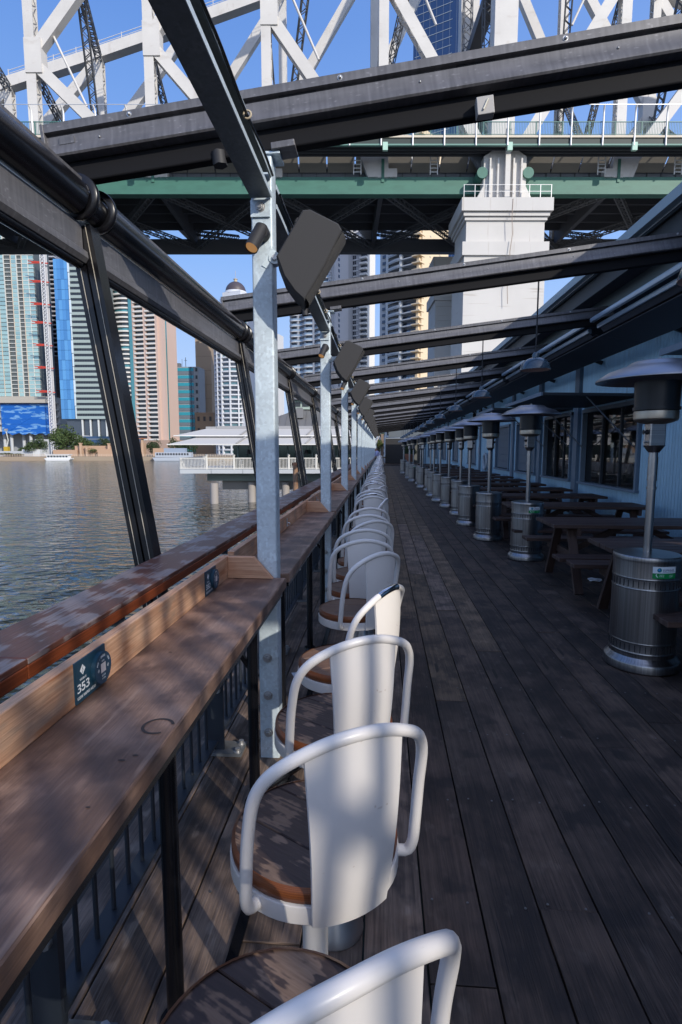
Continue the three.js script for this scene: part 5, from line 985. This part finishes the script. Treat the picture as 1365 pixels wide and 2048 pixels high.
// ---------- restaurant pavilion on piles ----------
{
  const d = 56, o = thing('river_pavilion', 'riverside restaurant pavilion on piles with white awnings', 'pavilion', F(0, 0, d), YAW);
  const wh = matte(.74, .73, .70), gy = matte(.30, .30, .31), rf = matte(.17, .17, .175, .55), aw = matte(.56, .55, .54), dkg = matte(.11, .13, .12), R = 3.0, Lx = -16.4;
  const xs = px => px2x(px, d);
  part('deck_slab', bx(R - Lx, .42, 12), matte(.42, .45, .48), o, [(R + Lx) / 2, -.66, -6]);
  for (let k = 0; k < 6; k++) part('fascia_board', bx(3.1, .40, .06), matte(.50, .53, .56), o, [Lx + 1.6 + k * 3.2, -.67, .04]);
  part('under_frame', bx(R - Lx - 2.2, .9, 9), matte(.30, .36, .33), o, [(R + Lx) / 2 + 1.1, -1.30, -6.9]); part('cross_beam', bx(R - Lx - 3.4, 1.5, 1.2), matte(.34, .32, .30), o, [(R + Lx) / 2 + 1.9, -2.0, -3.9]);
  for (let k = 0; k < 5; k++) part('pile', cyl(.42, .42, 3.4, 16), matte(.36, .33, .31), o, [-13.1 + k * 3.6, -3.6, k ? -2.4 : -.7]);
  const rp = gcache.pvr ??= merge(Array.from({ length: 19 }, (_, k) => tr(bx(.045, 1.05, .045), -1.3 + k * .142, .55, 0)).concat([tr(bx(2.7, .09, .09), 0, 1.12, 0), tr(bx(2.7, .08, .08), 0, .1, 0)]));
  for (let k = 0; k < 7; k++) { part('railing_panel', rp, wh, o, [Lx + 1.4 + k * 2.78, -.44, .0]); const p = part('railing_post', bx(.15, 1.35, .15), wh, o, [Lx + 2.77 + k * 2.78, .22, .0]); part('finial', new THREE.SphereGeometry(.13, 12, 8), wh, p, [0, .76, 0]); }
  for (let k = 0; k < 4; k++) part('railing_panel', rp, wh, o, [Lx + .03, -.44, -1.4 - k * 2.78], [0, Math.PI / 2, 0]);
  // glazed room behind the terrace
  part('room_glass', bx(R - Lx - 5, 2.9, .1), glass(.05, .085, .08, .06), o, [(R + Lx) / 2 + 2.2, 1.0, -4.2]); for (let k = 0; k < 6; k++) part('glazing_bar', bx(.16, 2.9, .2), matte(.22, .30, .30), o, [Lx + 5.2 + k * 2.7, 1.0, -4.1]);
  part('room_floor', bx(R - Lx - 5, .1, 7.6), dkg, o, [(R + Lx) / 2 + 2.2, -.38, -8.1]); part('room_ceiling', bx(R - Lx - 4, .12, 8), matte(.1, .1, .1), o, [(R + Lx) / 2 + 2.2, 2.55, -8.1]);
  // two tiers of white fabric awnings
  const tier = (y0, z0, y1, z1, n, inset) => { const w = (R - Lx + 1) / n; for (let k = 0; k < n; k++) { const x0 = Lx - .7 + k * w, x1 = x0 + w; const xt0 = k ? x0 + .6 : x0 + inset, s = [[x0, y0, z0], [x1, y0, z0], [x1 + .6, y1, z1], [xt0 + (k ? 0 : 0), y1, z1]]; const g = new THREE.BufferGeometry(); const q = (a, b, c, e) => [...a, ...b, ...c, ...a, ...c, ...e]; const dn = p => [p[0], p[1] - .07, p[2]]; g.setAttribute('position', new THREE.Float32BufferAttribute([...q(...s), ...q(dn(s[3]), dn(s[2]), dn(s[1]), dn(s[0])), ...q(dn(s[0]), dn(s[1]), s[1], s[0]), ...q(dn(s[1]), dn(s[2]), s[2], s[1]), ...q(dn(s[3]), dn(s[0]), s[0], s[3])], 3)); g.computeVertexNormals(); part('awning_sheet', g, aw, o); part('awning_arm', bar(V(x1, y0 + .08, z0), V(x1 + .6, y1 + .12, z1), .14, .16), gy, o); } part('awning_beam', bar(V(Lx - .7 + inset, y1 + .1, z1 - .1), V(R, y1 + .1, z1 - .1), .28, .2), gy, o); part('front_bar', bar(V(Lx - .7, y0, z0 + .03), V(R, y0, z0 + .03), .1), wh, o); };
  tier(2.05, 1.6, 2.75, -.9, 3, 2.2); tier(2.95, -.7, 3.75, -3.6, 3, 2.6);
  part('gutter', bx(R - Lx - 3, .3, .3), gy, o, [(R + Lx) / 2 + 1.6, 3.9, -3.7]);
  // hipped metal roof with a lantern
  const hip = (x0, x1, z0, z1, y0, y1, ix, iz) => { const b = [[x0, y0, z0], [x1, y0, z0], [x1, y0, z1], [x0, y0, z1]], t = [[x0 + ix, y1, z0 - iz], [x1 - ix, y1, z0 - iz], [x1 - ix, y1, z1 + iz], [x0 + ix, y1, z1 + iz]]; const P = []; for (let k = 0; k < 4; k++) { const n = (k + 1) % 4; P.push(...b[k], ...b[n], ...t[n], ...b[k], ...t[n], ...t[k]); } P.push(...t[0], ...t[1], ...t[2], ...t[0], ...t[2], ...t[3]); const g = new THREE.BufferGeometry(); g.setAttribute('position', new THREE.Float32BufferAttribute(P, 3)); g.computeVertexNormals(); return g; };
  part('metal_roof', hip(-10, 4.6, -3.7, -16, 3.95, 6.2, 5.2, 4.6), rf, o); const lant = part('lantern_wall', bx(7.6, 1.0, 4.2), matte(.34, .42, .37), o, [-1.6, 6.6, -9.8]); for (let k = 0; k < 8; k++) part('lantern_window', bx(.75, .5, .06), matte(.03, .035, .04, .2), lant, [-3.4 + k * .96, .05, 2.12]);
  part('lantern_roof', hip(-6.2, 3.0, -7.0, -12.6, 7.15, 8.6, 2.6, 2.4), rf, o); part('roof_vent', merge([tr(bx(.9, .9, .9), 0, .45, 0), tr(bx(.7, .3, .2), 0, 1.0, 0)]), rf, o, [-4.6, 5.0, -5.8]);
  for (let k = 0; k < 20; k++) { const x = -9.6 + k * .72, t = Math.min(1, Math.min(x + 10, 4.6 - x) / 5.2); if (t > .08) part('roof_seam', bar(V(x, 3.99, -3.72), V(x, 3.95 + 2.25 * t + .03, -3.7 - 4.6 * t), .06, .05), rf, o); }
  // tables and chairs outlined on the terrace
  part('terrace_wall', bx(.3, 2.4, 3), matte(.45, .5, .5), o, [2.6, .8, -2.5]);
}
for (let k = 0; k < 7; k++) {
  const o = thing('terrace_chair', 'white metal chair on the pavilion terrace', 'chair', F(-14.2 + k * 1.9, -.44, 57.2), YAW + (k % 2 ? .4 : -.3), 'white chairs on the pavilion terrace'); const m = matte(.7, .7, .68); part('seat', bx(.45, .05, .45), m, o, [0, .45, 0]); part('backrest', merge([tr(bx(.45, .06, .04), 0, .88, 0), tr(bx(.04, .45, .04), -.2, .66, 0), tr(bx(.04, .45, .04), .2, .66, 0), tr(bx(.06, .4, .03), 0, .66, 0)]), m, o, [0, 0, -.22]); for (const x of [-.2, .2]) for (const z of [-.2, .2]) part('leg', bx(.04, .45, .04), m, o, [x, .225, z]);
}
for (let k = 0; k < 3; k++) { const o = thing('terrace_lantern', 'black hanging lantern under the pavilion awning', 'lantern', F([-9.6, -7.4, -3.6][k], 1.3, 57.4), YAW, 'black lanterns under the pavilion awning'); part('body', cyl(.16, .22, .45, 8), blackPaint, o); part('hook', bx(.04, .7, .04), blackPaint, o, [0, .55, 0]); }
// mooring pile
{ const d = 25, o = thing('mooring_pile', 'weathered timber mooring pile standing in the water', 'mooring pile', F(px2x(591, d), WL - 1, d), YAW); const pm = std([.62, .60, .60], .85, 0, { map: paleMap }); part('shaft', mUV(cyl(.12, .13, 6.0, 14)), pm, o, [0, 3.0, 0]); part('cap_band', cyl(.135, .135, .12, 14), std([.33, .15, .08], .8), o, [0, 5.92, 0]); part('fender', mUV(bx(.09, 2.6, .09)), pm, o, [-.24, 3.3, .05]); }
// ---------- the far end of the deck ----------
{
  const o = thing('end_screen', 'black screen wall closing the far end of the deck', 'wall', [1.7, 0, -61.5]); part('panel', bx(3.0, 2.7, .15), blackPaint, o, [.25, 1.35, 0]); part('coping', bx(3.1, .12, .3), matte(.2, .22, .25), o, [.25, 2.76, 0]); part('upper_cladding', bx(4.6, 2.2, .2), matte(.12, .14, .16), o, [1.4, 4.0, -.6]); part('garden_wall', bx(9, 5.2, .3), matte(.13, .135, .13), o, [5.6, 2.6, -3]); part('side_wall', bx(.3, 3.2, 3), matte(.22, .16, .12), o, [-1.6, 1.6, .5]);
  const mt = thing('door_mat', 'dark rubber mat at the far end of the deck', 'mat', [1.1, .006, -55]); part('mat', bx(1.9, .02, 2.6), matte(.02, .02, .022), mt, [0, .01, 0]);
  const pt = thing('terracotta_planter', 'terracotta planter beside the black end screen', 'planter', [2.75, 0, -54]); part('pot', lathe([[0, 0], [.3, 0], [.46, 1.0], [.5, 1.02], [.5, 1.12], [.42, 1.12], [.4, .95], [0, .95]], 20), matte(.30, .12, .07), pt); const pc = part('leaves', crowns[0], leafM[0], pt, [0, 1.5, 0]); pc.scale.set(.7, .7, .7);
  for (const [x, z, h, r, m, l] of [[-.35, -60.5, 5.6, 1.2, 2, 'dark palm like tree behind the end screen'], [-.3, -58, 2.6, .55, 3, 'bright green bush beside the end screen'], [3.6, -64, 5.2, 2.6, 2, 'dark spreading tree behind the far eave']]) { const t = thing('garden_tree', l, 'tree', [x, 0, z]); part('trunk', rod(V(0, 0, 0), V(.05, h * .7, 0), .12, 8, .07), bark, t); const c = part('crown', crowns[1], leafM[m], t, [0, h * .72, 0]); c.scale.set(r, h * .32, r); }
  const g = structure('shore_ground'); part('paving', bx(60, 1, 40), matte(.16, .15, .14), g, [31.0 - 1.2, -.56, -82]); part('wharf_ground', bx(40, 1, 64), matte(.10, .095, .09), g, [33.4, -.62, -30]);
  const w = structure('wharf_edge'); part('edge_beam', bx(.3, .5, 64), std([.05, .045, .04], .9), w, [-1.05, -.30, -31]); for (let z = 0; z < 62; z += 4) part('wharf_pile', cyl(.2, .2, 5, 12), std([.06, .05, .045], .9), w, [-.9, -2.8, -z]);
}
// ---------- seated person far along the counter ----------
{
  const o = thing('person', 'person in a pale lilac shirt leaning on the counter, seated far along the row', 'person', [-.18, 0, -46.2], rad(-75));
  // tapered capsules joined by a smooth minimum, meshed on a grid; local: facing +z, seat at .74
  const bones = [[0, .80, 0, 0, 1.05, .06, .15, .145], [0, 1.05, .06, 0, 1.30, .16, .145, .165], [0, 1.30, .16, 0, 1.42, .22, .08, .06], [-.17, 1.30, .16, -.26, 1.08, .34, .055, .045], [-.26, 1.08, .34, -.16, 1.02, .56, .043, .034], [.17, 1.30, .16, .26, 1.08, .34, .055, .045], [.26, 1.08, .34, .14, 1.02, .56, .043, .034], [-.09, .80, 0, -.12, .78, .40, .085, .065], [-.12, .78, .40, -.12, .36, .42, .06, .042], [-.12, .36, .42, -.12, .33, .56, .042, .035], [.09, .80, 0, .12, .78, .40, .085, .065], [.12, .78, .40, .12, .36, .42, .06, .042], [.12, .36, .42, .12, .33, .56, .042, .035]];
  const sdf = (bs, x, y, z, k) => { let d = 9; for (const b of bs) { const ax = b[3] - b[0], ay = b[4] - b[1], az = b[5] - b[2]; let t = ((x - b[0]) * ax + (y - b[1]) * ay + (z - b[2]) * az) / (ax * ax + ay * ay + az * az || 1e-9); t = Math.max(0, Math.min(1, t)); const e = Math.hypot(x - b[0] - ax * t, y - b[1] - ay * t, z - b[2] - az * t) - (b[6] + (b[7] - b[6]) * t); const h = Math.max(k - Math.abs(d - e), 0) / k; d = Math.min(d, e) - h * h * k * .25; } return d; };
  const mesh = (bs, c, R, N, k) => { const mc = new MarchingCubes(N, blackPaint, false, false, 60000); mc.isolation = 0; for (let z = 0; z < N; z++) for (let y = 0; y < N; y++) for (let x = 0; x < N; x++) mc.field[x + y * N + z * N * N] = -sdf(bs, c[0] + (x / (N / 2) - 1) * R, c[1] + (y / (N / 2) - 1) * R, c[2] + (z / (N / 2) - 1) * R, k); mc.update(); const n = mc.count, g = new THREE.BufferGeometry(), p = new Float32Array(mc.positionArray.slice(0, n * 3)); for (let i = 0; i < n * 3; i++) p[i] = p[i] * R + c[i % 3]; g.setAttribute('position', new THREE.BufferAttribute(p, 3)); g.setAttribute('normal', new THREE.BufferAttribute(new Float32Array(mc.normalArray.slice(0, n * 3)), 3)); return g; };
  const shirt = matte(.42, .44, .66), skin = matte(.42, .26, .19), hair = matte(.14, .09, .06), trouser = matte(.05, .055, .08);
  part('shirt', mesh(bones.slice(0, 7), [0, 1.1, .2], .62, 56, .06), shirt, o);
  part('trousers', mesh(bones.slice(7), [0, .56, .25], .5, 48, .05), trouser, o);
  const hd = [[0, 1.50, .24, 0, 1.58, .25, .082, .092], [0, 1.47, .28, 0, 1.46, .30, .045, .05], [0, 1.53, .335, 0, 1.515, .35, .014, .016], [-.09, 1.54, .24, -.095, 1.52, .24, .016, .014], [.09, 1.54, .24, .095, 1.52, .24, .016, .014]];
  const head = part('head', mesh(hd, [0, 1.53, .25], .2, 40, .03), skin, o);
  part('hair', mesh([[0, 1.585, .225, 0, 1.56, .20, .098, .098], [0, 1.5, .18, 0, 1.46, .17, .07, .06]], [0, 1.53, .2], .22, 36, .04), hair, head);
  for (const s of [-1, 1]) { const h = [[s * .15, 1.02, .57, s * .13, 1.0, .64, .03, .032]]; for (let f = 0; f < 4; f++) h.push([s * (.105 + f * .016), 1.0, .66, s * (.10 + f * .017), .985, .72 - Math.abs(f - 1.4) * .012, .0095, .008]); h.push([s * .11, 1.0, .62, s * .085, .99, .66, .011, .009]); part('hand', mesh(h, [s * .13, 1.0, .63], .13, 40, .012), skin, o); }
}
renderer.render(scene, camera);
